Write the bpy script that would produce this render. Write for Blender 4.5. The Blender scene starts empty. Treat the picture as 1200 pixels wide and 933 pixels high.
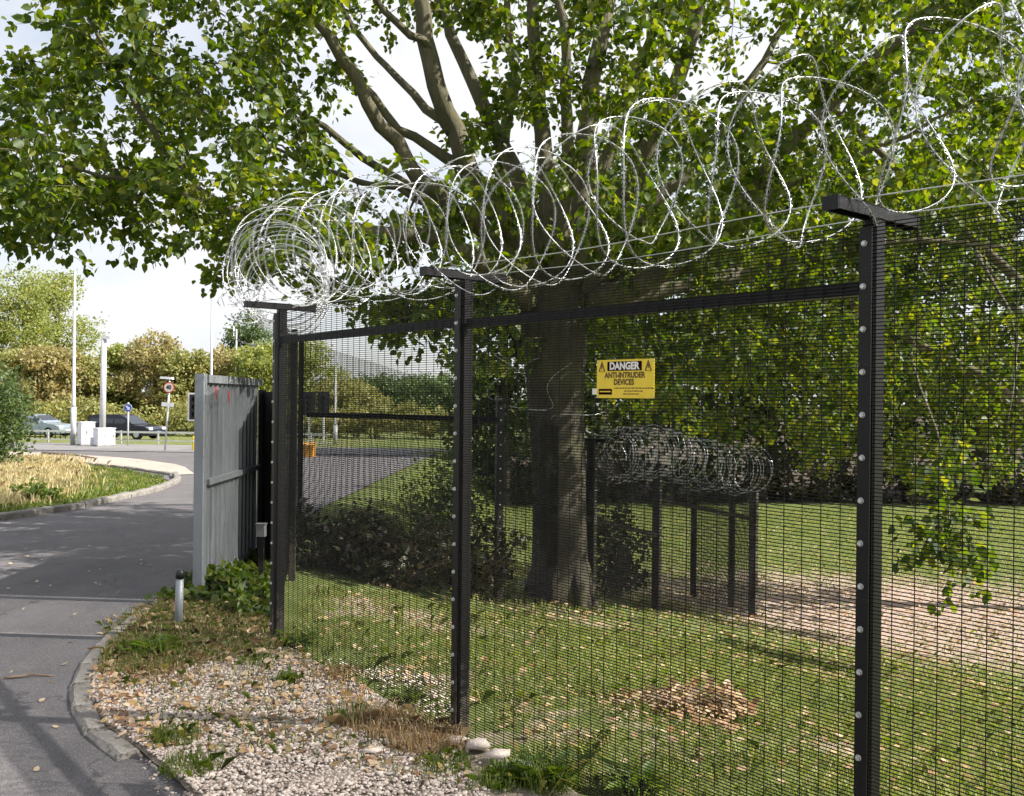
import bpy, math, random
import numpy as np
from mathutils import Vector, Matrix

R = math.radians
random.seed(7)
rng = np.random.default_rng(11)
scene = bpy.context.scene
C = scene.collection

# ------------------------------------------------------------------ camera
ROLL = R(0.6)
CAMH = 1.8
FPX = 1100.0                       # focal length in photograph pixels (1200 wide)
cd = bpy.data.cameras.new('camera')
cam = bpy.data.objects.new('camera', cd)
C.objects.link(cam)
cd.sensor_width = 36.0
cd.lens = FPX / 1200.0 * 36.0
cd.clip_start = 0.05
cd.clip_end = 2000
cam.matrix_world = Matrix.Translation((0, 0, CAMH)) @ Matrix.Rotation(R(90), 4, 'X') @ Matrix.Rotation(ROLL, 4, 'Z')
scene.camera = cam

# ------------------------------------------------------------------ world, sun, exposure
SUN_EL = R(42)
SUN_AZ = math.atan2(1.0, -0.09)    # clockwise from +Y
sdir = Vector((math.sin(SUN_AZ) * math.cos(SUN_EL), math.cos(SUN_AZ) * math.cos(SUN_EL), math.sin(SUN_EL)))
world = bpy.data.worlds.new('World')
scene.world = world
world.use_nodes = True
wn, wl = world.node_tree.nodes, world.node_tree.links
wn.clear()
wo = wn.new('ShaderNodeOutputWorld')
bg = wn.new('ShaderNodeBackground')
sky = wn.new('ShaderNodeTexSky')
sky.sky_type = 'NISHITA'
sky.sun_disc = False
sky.sun_elevation = SUN_EL
sky.sun_rotation = SUN_AZ
sky.air_density = 1.0
sky.dust_density = 2.0
tcw = wn.new('ShaderNodeTexCoord')
mpw = wn.new('ShaderNodeMapping')
mpw.inputs['Scale'].default_value = (1.6, 1.6, 3.6)
nzw = wn.new('ShaderNodeTexNoise')
nzw.inputs['Scale'].default_value = 1.5
nzw.inputs['Detail'].default_value = 7
nzw.inputs['Roughness'].default_value = 0.55
crw = wn.new('ShaderNodeValToRGB')
crw.color_ramp.elements[0].position = 0.36
crw.color_ramp.elements[0].color = (0.40, 0.40, 0.40, 1)
crw.color_ramp.elements[1].position = 0.58
crw.color_ramp.elements[1].color = (1, 1, 1, 1)
mxw = wn.new('ShaderNodeMixRGB')
mxw.inputs[2].default_value = (5.0, 5.08, 5.25, 1)      # sunlit cloud, in the sky texture's units
wl.new(tcw.outputs['Generated'], mpw.inputs['Vector'])
wl.new(mpw.outputs[0], nzw.inputs['Vector'])
wl.new(nzw.outputs['Fac'], crw.inputs['Fac'])
wl.new(crw.outputs['Color'], mxw.inputs[0])
wl.new(sky.outputs[0], mxw.inputs[1])
wl.new(mxw.outputs[0], bg.inputs['Color'])
bg.inputs['Strength'].default_value = 0.095
world.cycles.sampling_method = 'MANUAL'
world.cycles.sample_map_resolution = 256
wl.new(bg.outputs[0], wo.inputs['Surface'])

sl = bpy.data.lights.new('sun', 'SUN')
sl.energy = 5.0
sl.angle = R(0.53)
sl.color = (1.0, 0.945, 0.86)
so = bpy.data.objects.new('sun', sl)
C.objects.link(so)
so.rotation_euler = (-sdir).to_track_quat('-Z', 'Y').to_euler()
so.location = (20, -5, 30)

scene.view_settings.view_transform = 'Standard'
scene.view_settings.look = 'None'
scene.view_settings.gamma = 1
scene.view_settings.use_curve_mapping = False
scene.view_settings.exposure = 1.08
scene.cycles.max_bounces = 4
scene.cycles.diffuse_bounces = 2
scene.cycles.use_light_tree = False
scene.cycles.adaptive_threshold = 0.02
scene.cycles.glossy_bounces = 2
scene.cycles.transparent_max_bounces = 8

# ------------------------------------------------------------------ helpers
CT, ST = math.cos(ROLL), math.sin(ROLL)


def at(px, py, Y):
    """point of the place at distance Y that the photograph shows at pixel (px, py)"""
    dx, dy = px - 600.0, 466.5 - py
    return (((dx * CT - dy * ST) / FPX) * Y, Y, CAMH + ((dx * ST + dy * CT) / FPX) * Y)


def gr(px, py, z=0.0):
    dx, dy = px - 600.0, 466.5 - py
    zz = dx * ST + dy * CT
    Y = (z - CAMH) * FPX / zz
    return at(px, py, Y)[:2]


P1 = np.array((-1.70, 6.75)); P2 = np.array((-0.28, 4.93)); P3 = np.array((1.20, 3.18)); P4 = np.array((2.64, 1.43))
FDIR = np.array((0.635, -0.7725)); FNRM = np.array((0.7725, 0.635))


def sstep(a, b, x):
    t = np.clip((np.asarray(x, float) - a) / (b - a), 0, 1)
    return t * t * (3 - 2 * t)


def gz(x, y):
    x = np.asarray(x, float); y = np.asarray(y, float)
    d = (x - P2[0]) * FNRM[0] + (y - P2[1]) * FNRM[1]
    bank = -0.205 * np.maximum(0, d - 1.0)
    bank = np.where(bank < -1.6, -1.6 - 0.75 * (1 - np.exp(-(-bank - 1.6) / 0.75)), bank)
    left = -0.022 * np.clip(y - 15, 0, 45)
    m = sstep(-2.75, -0.2, x) * sstep(6.0, 7.5, y + np.maximum(0, x + 1.5) * 4)
    lump = 0.02 * np.sin(x * 2.1 + 1.3 * np.sin(y * 1.1)) * np.sin(y * 1.7 + x) * m
    return m * bank + (1 - m) * left + lump


def inpoly(pts, poly):
    pts = np.asarray(pts); poly = np.asarray(poly, float)
    x, y = pts[:, 0], pts[:, 1]
    ins = np.zeros(len(pts), bool)
    j = len(poly) - 1
    for i in range(len(poly)):
        xi, yi, xj, yj = *poly[i], *poly[j]
        c = ((yi > y) != (yj > y)) & (x < (xj - xi) * (y - yi) / (yj - yi + 1e-12) + xi)
        ins ^= c
        j = i
    return ins


def sample_poly(poly, n):
    poly = np.asarray(poly, float)
    lo, hi = poly.min(0), poly.max(0)
    out = np.zeros((0, 2))
    while len(out) < n:
        p = lo + rng.random((n * 3, 2)) * (hi - lo)
        out = np.vstack([out, p[inpoly(p, poly)]])
    return out[:n]


def big_mesh(name, V, F, smooth=False):
    """V (n,3) array, F (m,k) array, built fast"""
    V = np.asarray(V, np.float32); F = np.asarray(F, np.int32)
    me = bpy.data.meshes.new(name)
    m, k = F.shape
    me.vertices.add(len(V)); me.vertices.foreach_set('co', V.ravel())
    me.loops.add(m * k); me.loops.foreach_set('vertex_index', F.ravel())
    me.polygons.add(m)
    me.polygons.foreach_set('loop_start', np.arange(0, m * k, k, dtype=np.int32))
    if smooth:
        me.polygons.foreach_set('use_smooth', np.ones(m, bool))
    me.update(calc_edges=True)
    return me


def link(name, me, mat=None, parent=None, loc=(0, 0, 0), rot=None):
    o = bpy.data.objects.new(name, me)
    C.objects.link(o)
    if mat is not None and me is not None and not me.materials:
        me.materials.append(mat)
    o.parent = parent
    o.location = loc
    if rot is not None:
        o.rotation_euler = rot
    return o


def tag(o, label=None, cat=None, group=None, kind=None):
    if label: o['label'] = label
    if cat: o['category'] = cat
    if group: o['group'] = group
    if kind: o['kind'] = kind
    return o


def empty(name, loc=(0, 0, 0), rz=0.0):
    o = bpy.data.objects.new(name, None)
    C.objects.link(o)
    o.location = loc
    o.rotation_euler = (0, 0, rz)
    o.empty_display_size = 0.2
    return o


class MB:
    """collects simple shapes into one mesh"""
    def __init__(s): s.v = []; s.f = []

    def add(s, V, F):
        b = len(s.v)
        s.v += [tuple(map(float, p)) for p in V]
        s.f += [tuple(i + b for i in f) for f in F]
        return s

    def box(s, c, d, M=None, ch=0.0):
        """centre, full sizes; ch: chamfer of the long edges"""
        x, y, z = d[0] / 2, d[1] / 2, d[2] / 2
        if ch:
            pr = [(-x + ch, -y), (x - ch, -y), (x, -y + ch), (x, y - ch), (x - ch, y), (-x + ch, y), (-x, y - ch), (-x, -y + ch)]
            V = [(p[0], p[1], -z) for p in pr] + [(p[0] * (1 - ch / x * .3), p[1] * (1 - ch / y * .3), z) for p in pr]
            F = [(i, (i + 1) % 8, 8 + (i + 1) % 8, 8 + i) for i in range(8)] + [tuple(range(7, -1, -1)), tuple(range(8, 16))]
        else:
            V = [(sx * x, sy * y, sz * z) for sz in (-1, 1) for sx, sy in ((-1, -1), (1, -1), (1, 1), (-1, 1))]
            F = [(0, 3, 2, 1), (4, 5, 6, 7), (0, 1, 5, 4), (1, 2, 6, 5), (2, 3, 7, 6), (3, 0, 4, 7)]
        V = [Vector(p) for p in V]
        if M is not None:
            V = [M @ p for p in V]
        c = Vector(c)
        return s.add([p + c for p in V], F)

    def tube(s, P, rad, n=8, cap=True):
        P = [Vector(p) for p in P]
        if not hasattr(rad, '__len__'): rad = [rad] * len(P)
        b = len(s.v)
        up = Vector((0.31, 0.17, 0.93))
        prev = None
        for i, p in enumerate(P):
            t = (P[min(i + 1, len(P) - 1)] - P[max(i - 1, 0)]).normalized()
            if prev is None:
                a = t.cross(up)
                if a.length < 1e-3: a = t.cross(Vector((1, 0, 0)))
            else:
                a = prev - t * prev.dot(t)
            a.normalize(); prev = a
            q = t.cross(a)
            for k in range(n):
                w = 2 * math.pi * k / n
                s.v.append(tuple(p + (a * math.cos(w) + q * math.sin(w)) * rad[i]))
        for i in range(len(P) - 1):
            for k in range(n):
                k2 = (k + 1) % n
                s.f.append((b + i * n + k, b + i * n + k2, b + (i + 1) * n + k2, b + (i + 1) * n + k))
        if cap:
            s.f.append(tuple(b + k for k in range(n - 1, -1, -1)))
            e = b + (len(P) - 1) * n
            s.f.append(tuple(e + k for k in range(n)))
        return s

    def prism(s, poly, h0, h1, M=None):
        """closed XY outline extruded in Z, then M"""
        n = len(poly)
        V = [Vector((p[0], p[1], h0)) for p in poly] + [Vector((p[0], p[1], h1)) for p in poly]
        if M is not None: V = [M @ p for p in V]
        F = [(i, (i + 1) % n, n + (i + 1) % n, n + i) for i in range(n)] + [tuple(range(n - 1, -1, -1)), tuple(range(n, 2 * n))]
        return s.add(V, F)

    def mesh(s, name, smooth=False):
        me = bpy.data.meshes.new(name)
        me.from_pydata(s.v, [], s.f)
        if smooth:
            me.polygons.foreach_set('use_smooth', [True] * len(me.polygons))
        me.update()
        return me

    def build(s, name, mat, parent=None, loc=(0, 0, 0), rot=None, smooth=False):
        return link(name, s.mesh(name, smooth), mat, parent, loc, rot)


# ------------------------------------------------------------------ materials
def newmat(name):
    m = bpy.data.materials.new(name)
    m.use_nodes = True
    n, l = m.node_tree.nodes, m.node_tree.links
    return m, n, l, n['Principled BSDF']


def noise(n, l, scale, detail=4, rough=.55, coord='Object', stretch=None):
    tc = n.new('ShaderNodeTexCoord')
    nz = n.new('ShaderNodeTexNoise')
    nz.inputs['Scale'].default_value = scale
    nz.inputs['Detail'].default_value = detail
    nz.inputs['Roughness'].default_value = rough
    if stretch:
        mp = n.new('ShaderNodeMapping')
        mp.inputs['Scale'].default_value = stretch
        l.new(tc.outputs[coord], mp.inputs[0]); l.new(mp.outputs[0], nz.inputs['Vector'])
    else:
        l.new(tc.outputs[coord], nz.inputs['Vector'])
    return nz.outputs['Fac']


def ramp(n, l, fac, stops):
    r = n.new('ShaderNodeValToRGB')
    e = r.color_ramp.elements
    while len(e) > len(stops): e.remove(e[-1])
    while len(e) < len(stops): e.new(0.5)
    for i, (p, c) in enumerate(stops):
        e[i].position = p
        e[i].color = (*c, 1) if len(c) == 3 else c
    l.new(fac, r.inputs['Fac'])
    return r.outputs['Color']


def mix(n, l, fac, a, b, mode='MIX'):
    m = n.new('ShaderNodeMixRGB')
    m.blend_type = mode
    for i, v in ((0, fac), (1, a), (2, b)):
        if isinstance(v, (int, float)): m.inputs[i].default_value = v
        elif isinstance(v, tuple): m.inputs[i].default_value = (*v, 1)
        else: l.new(v, m.inputs[i])
    return m.outputs[0]


def bump(n, l, b, fac, strength, dist=0.02):
    bp = n.new('ShaderNodeBump')
    bp.inputs['Strength'].default_value = strength
    bp.inputs['Distance'].default_value = dist
    l.new(fac, bp.inputs['Height'])
    l.new(bp.outputs[0], b.inputs['Normal'])


def plain(name, col, rough=.6, metal=0.0, var=.25, scale=6.0, bmp=0.0, wear=None, stretch=None, spec=None):
    m, n, l, b = newmat(name)
    f = noise(n, l, scale, 5, stretch=stretch)
    lo = tuple(c * (1 - var) for c in col); hi = tuple(min(1, c * (1 + var)) for c in col)
    c = ramp(n, l, f, [(.3, lo), (.7, hi)])
    if wear:
        f2 = noise(n, l, wear[0], 6, .7)
        k = ramp(n, l, f2, [(wear[1], (0, 0, 0)), (wear[1] + .06, (1, 1, 1))])
        c = mix(n, l, k, c, wear[2])
    l.new(c, b.inputs['Base Color'])
    b.inputs['Roughness'].default_value = rough
    b.inputs['Metallic'].default_value = metal
    if spec is not None: b.inputs['Specular IOR Level'].default_value = spec
    if bmp: bump(n, l, b, noise(n, l, scale * 8, 4), bmp)
    return m


def leafmat(name, cols, trans=.4, rough=.5, spec=.4):
    m, n, l, b = newmat(name)
    g = n.new('ShaderNodeNewGeometry')
    st = [(i / max(1, len(cols) - 1), c) for i, c in enumerate(cols)]
    c = ramp(n, l, g.outputs['Random Per Island'], st)
    f = noise(n, l, .7, 3)
    c = mix(n, l, 1.0, c, ramp(n, l, f, [(.3, (.72, .76, .7)), (.7, (1.2, 1.15, 1.05))]), 'MULTIPLY')
    l.new(c, b.inputs['Base Color'])
    b.inputs['Roughness'].default_value = rough
    b.inputs['Specular IOR Level'].default_value = spec
    t = n.new('ShaderNodeBsdfTranslucent')
    hs = n.new('ShaderNodeHueSaturation')
    hs.inputs['Hue'].default_value = .485
    hs.inputs['Saturation'].default_value = 1.15
    hs.inputs['Value'].default_value = 1.9
    l.new(c, hs.inputs['Color']); l.new(hs.outputs[0], t.inputs['Color'])
    ms = n.new('ShaderNodeMixShader')
    ms.inputs[0].default_value = trans
    l.new(b.outputs[0], ms.inputs[1]); l.new(t.outputs[0], ms.inputs[2])
    l.new(ms.outputs[0], n['Material Output'].inputs['Surface'])
    return m


M = {}
M['black'] = plain('black_powder_coat', (.0055, .005, .006), .42, 0, .3, 9, .08, (34, .64, (.045, .042, .038)), None, .28)
_m = M['black']; _n, _l = _m.node_tree.nodes, _m.node_tree.links
_b = _n['Principled BSDF']
_old = _b.inputs['Base Color'].links[0].from_socket
_tc = _n.new('ShaderNodeTexCoord'); _sx = _n.new('ShaderNodeSeparateXYZ'); _l.new(_tc.outputs['Object'], _sx.inputs[0])
_mr = _n.new('ShaderNodeMapRange'); _mr.inputs[1].default_value = .05; _mr.inputs[2].default_value = .55; _mr.inputs[3].default_value = .30; _mr.inputs[4].default_value = 0.0
_l.new(_sx.outputs[2], _mr.inputs[0])
_ad = _n.new('ShaderNodeMath'); _l.new(_mr.outputs[0], _ad.inputs[0]); _l.new(noise(_n, _l, 24, 7, .75), _ad.inputs[1])
_l.new(mix(_n, _l, ramp(_n, _l, _ad.outputs[0], [(.62, (0, 0, 0)), (.80, (.75, .75, .75))]), _old, (.085, .072, .058)), _b.inputs['Base Color'])
M['blackmesh'] = plain('black_coated_wire', (.004, .004, .004), .6, 0, .25, 20, spec=.2)
M['bolt'] = plain('zinc_bolt', (.55, .55, .54), .4, .6, .2, 60)
M['razor'] = plain('galvanised_razor_tape', (.52, .53, .55), .40, .6, .2, 14)
M['galv'] = plain('galvanised_steel', (.17, .185, .20), .55, .35, .28, 5, .06, (9, .64, (.30, .31, .32)), (1, 1, .18))
M['galvpost'] = plain('galvanised_post', (.24, .26, .28), .5, .4, .2, 5, .04, None, (1, 1, .2))
M['white_paint'] = plain('white_paint', (.74, .75, .76), .45, 0, .06, 4)
M['grey_cab'] = plain('pale_grey_cabinet_paint', (.66, .68, .72), .45, 0, .05, 4)
M['pole'] = plain('galvanised_column', (.55, .56, .58), .45, .3, .1, 3)
M['bark'] = None
M['tag_red'] = plain('faded_red_sticker', (.30, .06, .07), .6, 0, .4, 40)
M['red'] = plain('red_sign_paint', (.55, .03, .03), .45, 0, .1, 5)
M['blue'] = plain('blue_sign_paint', (.06, .12, .45), .4, 0, .1, 5)
M['yellow'] = plain('yellow_sign_face', (.78, .56, .03), .4, 0, .06, 14)
M['maroon'] = plain('dark_print', (.020, .003, .005), .95, 0, .1, 20, spec=.05)
M['print'] = plain('brown_print', (.10, .045, .01), .5, 0, .1, 20)
M['signwhite'] = plain('white_print', (.75, .72, .66), .5, 0, .03, 20)
M['plastic_black'] = plain('black_plastic', (.012, .012, .013), .45, 0, .2, 10)
M['carglass'] = plain('dark_glass', (.03, .035, .045), .06, 0, .1, 4)
M['tyre'] = plain('tyre_rubber', (.015, .015, .015), .8, 0, .2, 9)
M['navy'] = plain('navy_car_paint', (.012, .013, .028), .18, .2, .1, 3)
M['silverblue'] = plain('silver_blue_car_paint', (.32, .38, .44), .22, .5, .1, 3)
M['lamp_white'] = plain('headlamp_lens', (.85, .86, .88), .1, .2, .05, 5)
M['orange'] = plain('yellow_grit_bin', (.50, .24, .03), .5, 0, .2, 5)
M['twig'] = plain('dead_twig', (.20, .145, .10), .85, 0, .3, 30)
M['concrete_box'] = plain('grey_plastic_box', (.16, .16, .165), .6, 0, .15, 12)


def bark_mat(name, c0, c1, c2):
    m, n, l, b = newmat(name)
    f = noise(n, l, 3.2, 8, .65, stretch=(3, 3, .7))
    c = ramp(n, l, f, [(.25, c0), (.5, c1), (.75, c2)])
    f2 = noise(n, l, 1.1, 4)
    c = mix(n, l, ramp(n, l, f2, [(.5, (0, 0, 0)), (.68, (.7, .7, .7))]), c, (.13, .13, .045))
    l.new(c, b.inputs['Base Color'])
    b.inputs['Roughness'].default_value = .9
    bump(n, l, b, noise(n, l, 7, 9, .72, stretch=(4, 4, .6)), 1.0, .09)
    return m


M['bark'] = bark_mat('bark', (.030, .026, .020), (.075, .063, .045), (.14, .125, .085))
M['bark_limb'] = bark_mat('sunlit_limb_bark', (.105, .096, .060), (.19, .172, .105), (.29, .26, .165))  # trunk bark repeated in lighter tones, sunlight put into the limb colour


def asphalt_mat(name, a, bcol, speck):
    m, n, l, b = newmat(name)
    c = ramp(n, l, noise(n, l, 1.1, 6, .6), [(.3, a), (.7, bcol)])
    sp = noise(n, l, 130, 2, .5)
    c = mix(n, l, ramp(n, l, sp, [(.56, (0, 0, 0)), (.68, (.75, .75, .75))]), c, speck)
    sp2 = noise(n, l, 95, 2, .5)
    c = mix(n, l, ramp(n, l, sp2, [(.30, (.8, .8, .8)), (.40, (0, 0, 0))]), c, tuple(v * .45 for v in a))
    st = noise(n, l, .5, 6, .7, stretch=(1, .35, 1))
    c = mix(n, l, ramp(n, l, st, [(.52, (0, 0, 0)), (.72, (.55, .55, .55))]), c, tuple(v * .62 for v in a))
    tc = n.new('ShaderNodeTexCoord')
    vo = n.new('ShaderNodeTexVoronoi'); vo.feature = 'DISTANCE_TO_EDGE'; vo.inputs['Scale'].default_value = .42
    wv = n.new('ShaderNodeTexNoise'); wv.inputs['Scale'].default_value = 2.5; wv.inputs['Detail'].default_value = 6
    l.new(tc.outputs['Object'], wv.inputs['Vector'])
    vm_ = n.new('ShaderNodeMixRGB'); vm_.blend_type = 'ADD'; vm_.inputs[0].default_value = .55
    l.new(tc.outputs['Object'], vm_.inputs[1]); l.new(wv.outputs['Color'], vm_.inputs[2]); l.new(vm_.outputs[0], vo.inputs['Vector'])
    ck = ramp(n, l, vo.outputs['Distance'], [(.0, (.7, .7, .7)), (.0045, (0, 0, 0))])
    c = mix(n, l, ck, c, tuple(v * .3 for v in a))
    dust = ramp(n, l, noise(n, l, 3.3, 8, .7), [(.56, (0, 0, 0)), (.76, (.35, .35, .35))])
    c = mix(n, l, dust, c, (.26, .235, .21))
    l.new(c, b.inputs['Base Color'])
    b.inputs['Roughness'].default_value = .82
    bump(n, l, b, noise(n, l, 120, 3), .5, .008)
    return m


M['asphalt'] = asphalt_mat('worn_asphalt', (.082, .076, .081), (.126, .117, .122), (.30, .28, .27))
M['asphalt2'] = asphalt_mat('main_road_asphalt', (.16, .155, .155), (.21, .20, .20), (.33, .32, .31))
M['path'] = asphalt_mat('sandy_path', (.33, .27, .23), (.42, .36, .30), (.5, .45, .4))


def ground_mat():
    m, n, l, b = newmat('grass_and_litter')
    at_ = n.new('ShaderNodeVertexColor'); at_.layer_name = 'zone'
    sep = n.new('ShaderNodeSeparateColor'); l.new(at_.outputs['Color'], sep.inputs[0])
    g = ramp(n, l, noise(n, l, 2.3, 7, .65), [(.28, (.085, .12, .026)), (.5, (.145, .185, .046)), (.72, (.25, .245, .10))])
    g = mix(n, l, ramp(n, l, noise(n, l, 45, 4, .6), [(.35, (.7, .7, .7)), (.65, (0, 0, 0))]), g, (.06, .075, .025))
    lit = ramp(n, l, noise(n, l, 26, 6, .7), [(.25, (.16, .11, .085)), (.45, (.36, .27, .22)), (.62, (.50, .40, .34)), (.8, (.28, .26, .13))])
    dry = ramp(n, l, noise(n, l, 14, 6, .7), [(.3, (.24, .18, .09)), (.7, (.42, .34, .19))])
    k = noise(n, l, 3.1, 6, .65)

    def thr(val):
        ad = n.new('ShaderNodeMath'); ad.operation = 'ADD'
        l.new(val, ad.inputs[0]); l.new(k, ad.inputs[1])
        return ramp(n, l, ad.outputs[0], [(.80, (0, 0, 0)), (1.0, (1, 1, 1))])
    c = mix(n, l, thr(sep.outputs[0]), g, lit)
    c = mix(n, l, thr(sep.outputs[1]), c, dry)
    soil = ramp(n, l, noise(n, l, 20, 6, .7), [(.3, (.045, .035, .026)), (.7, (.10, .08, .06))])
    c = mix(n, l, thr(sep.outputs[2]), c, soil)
    l.new(c, b.inputs['Base Color'])
    b.inputs['Roughness'].default_value = .95
    b.inputs['Specular IOR Level'].default_value = .15
    bump(n, l, b, noise(n, l, 40, 5, .7), .8, .03)
    return m


M['ground'] = ground_mat()


def verge_mat():
    m, n, l, b = newmat('stony_soil')
    c = ramp(n, l, noise(n, l, 9, 8, .7), [(.28, (.14, .11, .085)), (.5, (.27, .225, .18)), (.72, (.40, .35, .29))])
    c = mix(n, l, ramp(n, l, noise(n, l, 2.0, 5), [(.5, (0, 0, 0)), (.64, (.7, .7, .7))]), c, (.13, .115, .06))
    l.new(c, b.inputs['Base Color'])
    b.inputs['Roughness'].default_value = .95
    bump(n, l, b, noise(n, l, 60, 5, .7), .9, .02)
    return m


M['verge'] = verge_mat()
M['kerb'] = plain('weathered_concrete', (.215, .20, .18), .92, 0, .35, 7, .6, (14, .57, (.12, .105, .085)))


def pebble_mat():
    m, n, l, b = newmat('limestone_gravel')
    g = n.new('ShaderNodeNewGeometry')
    c = ramp(n, l, g.outputs['Random Per Island'], [(0, (.38, .31, .265)), (.3, (.54, .465, .41)), (.55, (.64, .57, .515)), (.8, (.76, .695, .64)), (1, (.47, .375, .32))])
    o = n.new('ShaderNodeObjectInfo')
    c = mix(n, l, 1, c, ramp(n, l, o.outputs['Random'], [(0, (.75, .72, .7)), (1, (1.08, 1.05, 1.02))]), 'MULTIPLY')
    c = mix(n, l, 1, c, ramp(n, l, noise(n, l, 60, 3), [(.3, (.8, .8, .8)), (.7, (1.1, 1.1, 1.1))]), 'MULTIPLY')
    l.new(c, b.inputs['Base Color'])
    b.inputs['Roughness'].default_value = .9
    return m


M['pebble'] = pebble_mat()
M['leaf_main'] = leafmat('poplar_leaf', [(.036, .068, .010), (.055, .098, .013), (.080, .130, .018), (.125, .175, .026), (.20, .225, .04)], .48)
M['leaf_right'] = leafmat('sunlit_leaf', [(.034, .068, .011), (.052, .095, .015), (.080, .130, .020), (.125, .17, .028), (.22, .235, .038)], .52)
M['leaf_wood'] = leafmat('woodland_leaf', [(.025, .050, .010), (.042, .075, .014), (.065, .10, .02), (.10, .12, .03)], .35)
M['leaf_pop'] = leafmat('hazed_green_leaf', [(.15, .20, .055), (.20, .25, .07), (.27, .30, .09), (.31, .30, .11)], .4)  # distance haze put into the leaf colour: lightened and less saturated
M['leaf_olive'] = leafmat('hazed_olive_leaf', [(.17, .20, .065), (.23, .25, .085), (.30, .30, .11), (.33, .30, .13)], .35)  # lightened likewise, haze painted into the leaves
M['leaf_rust'] = leafmat('hazed_rust_leaf', [(.24, .22, .10), (.30, .265, .125), (.35, .295, .14), (.27, .28, .11)], .35)  # haze painted in here too, paler than the leaf itself
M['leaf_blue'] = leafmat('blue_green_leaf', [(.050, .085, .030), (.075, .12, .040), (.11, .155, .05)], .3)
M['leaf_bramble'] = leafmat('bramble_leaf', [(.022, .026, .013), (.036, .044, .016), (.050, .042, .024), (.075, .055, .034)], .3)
M['weed'] = leafmat('weed_leaf', [(.06, .11, .018), (.09, .15, .025), (.13, .18, .035), (.20, .20, .06)], .35)
M['drygrass'] = leafmat('dry_grass', [(.24, .16, .09), (.34, .25, .14), (.42, .33, .20), (.22, .13, .08)], .25)
M['straw'] = leafmat('pale_straw', [(.36, .30, .16), (.46, .39, .23), (.54, .47, .30), (.30, .30, .12)], .25)
M['grass'] = leafmat('lawn_grass', [(.10, .15, .022), (.14, .205, .035), (.185, .25, .05), (.27, .28, .095), (.38, .33, .18)], .3)
M['fallen'] = leafmat('fallen_leaf', [(.22, .13, .08), (.37, .24, .15), (.48, .34, .23), (.55, .43, .32), (.36, .29, .14), (.30, .15, .08)], .2, .7, .2)

# ------------------------------------------------------------------ ground and roads
xs = np.unique(np.concatenate([np.linspace(-400, -30, 22), np.linspace(-30, -4, 27), np.linspace(-4, 8, 61), np.linspace(8, 40, 33), np.linspace(40, 400, 16)]))
ys = np.unique(np.concatenate([np.linspace(-60, 0, 10), np.linspace(0, 20, 81), np.linspace(20, 60, 41), np.linspace(60, 600, 24)]))
GX, GY = np.meshgrid(xs, ys)
V = np.stack([GX, GY, gz(GX, GY) - 0.012], -1).reshape(-1, 3)
nx, ny = len(xs), len(ys)
ii = (np.arange(ny - 1)[:, None] * nx + np.arange(nx - 1)[None]).ravel()
me = big_mesh('ground', V, np.stack([ii, ii + 1, ii + nx + 1, ii + nx], 1), True)
ground = tag(link('ground', me, M['ground']), kind='structure')
ca = me.color_attributes.new('zone', 'FLOAT_COLOR', 'POINT')
gx, gy = V[:, 0], V[:, 1]
gd = (gx - P2[0]) * FNRM[0] + (gy - P2[1]) * FNRM[1]


_r = random.Random(5)
PATCH = [(_r.uniform(-1.2, 5.5), _r.uniform(3.6, 11), _r.uniform(.22, .75), _r.uniform(.3, .6)) for _ in range(26)]


def litter_zone(x, y):
    a = np.exp(-(((x - 7.5) / 6.5) ** 2 + ((y - 17.5) / 5.5) ** 2)) * .62
    b_ = np.exp(-(((x - 1.6) / 1.6) ** 2 + ((y - 5.6) / 1.0) ** 2)) * .30
    c_ = .50 * np.exp(-(((x + 0.8) / 1.0) ** 2 + ((y - 8.2) / .8) ** 2))
    r_ = 0
    for (px_, py_, q_, w_) in PATCH:
        r_ = r_ + w_ * np.exp(-(((x - px_) ** 2 + (y - py_) ** 2 * 1.6) / (q_ * q_)))
    return a + b_ * .6 + c_ + .06 + np.minimum(r_, .55)


za = litter_zone(gx, gy) - .62 * np.minimum(sum(w_ * np.exp(-(((gx - a_) ** 2 + (gy - b_) ** 2 * 1.6) / (q_ * q_))) for a_, b_, q_, w_ in PATCH), .55)
zdry = np.where((gx < -7.5) & (gy > 12), .30 + .35 * np.exp(-((gx + 12) / 4) ** 2 - ((gy - 22) / 6) ** 2), .1)
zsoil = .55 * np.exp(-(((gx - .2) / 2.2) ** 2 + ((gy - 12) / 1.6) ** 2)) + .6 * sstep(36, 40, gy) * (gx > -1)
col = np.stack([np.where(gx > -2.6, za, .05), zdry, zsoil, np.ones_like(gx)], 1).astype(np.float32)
ca.data.foreach_set('color', col.ravel())


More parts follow.
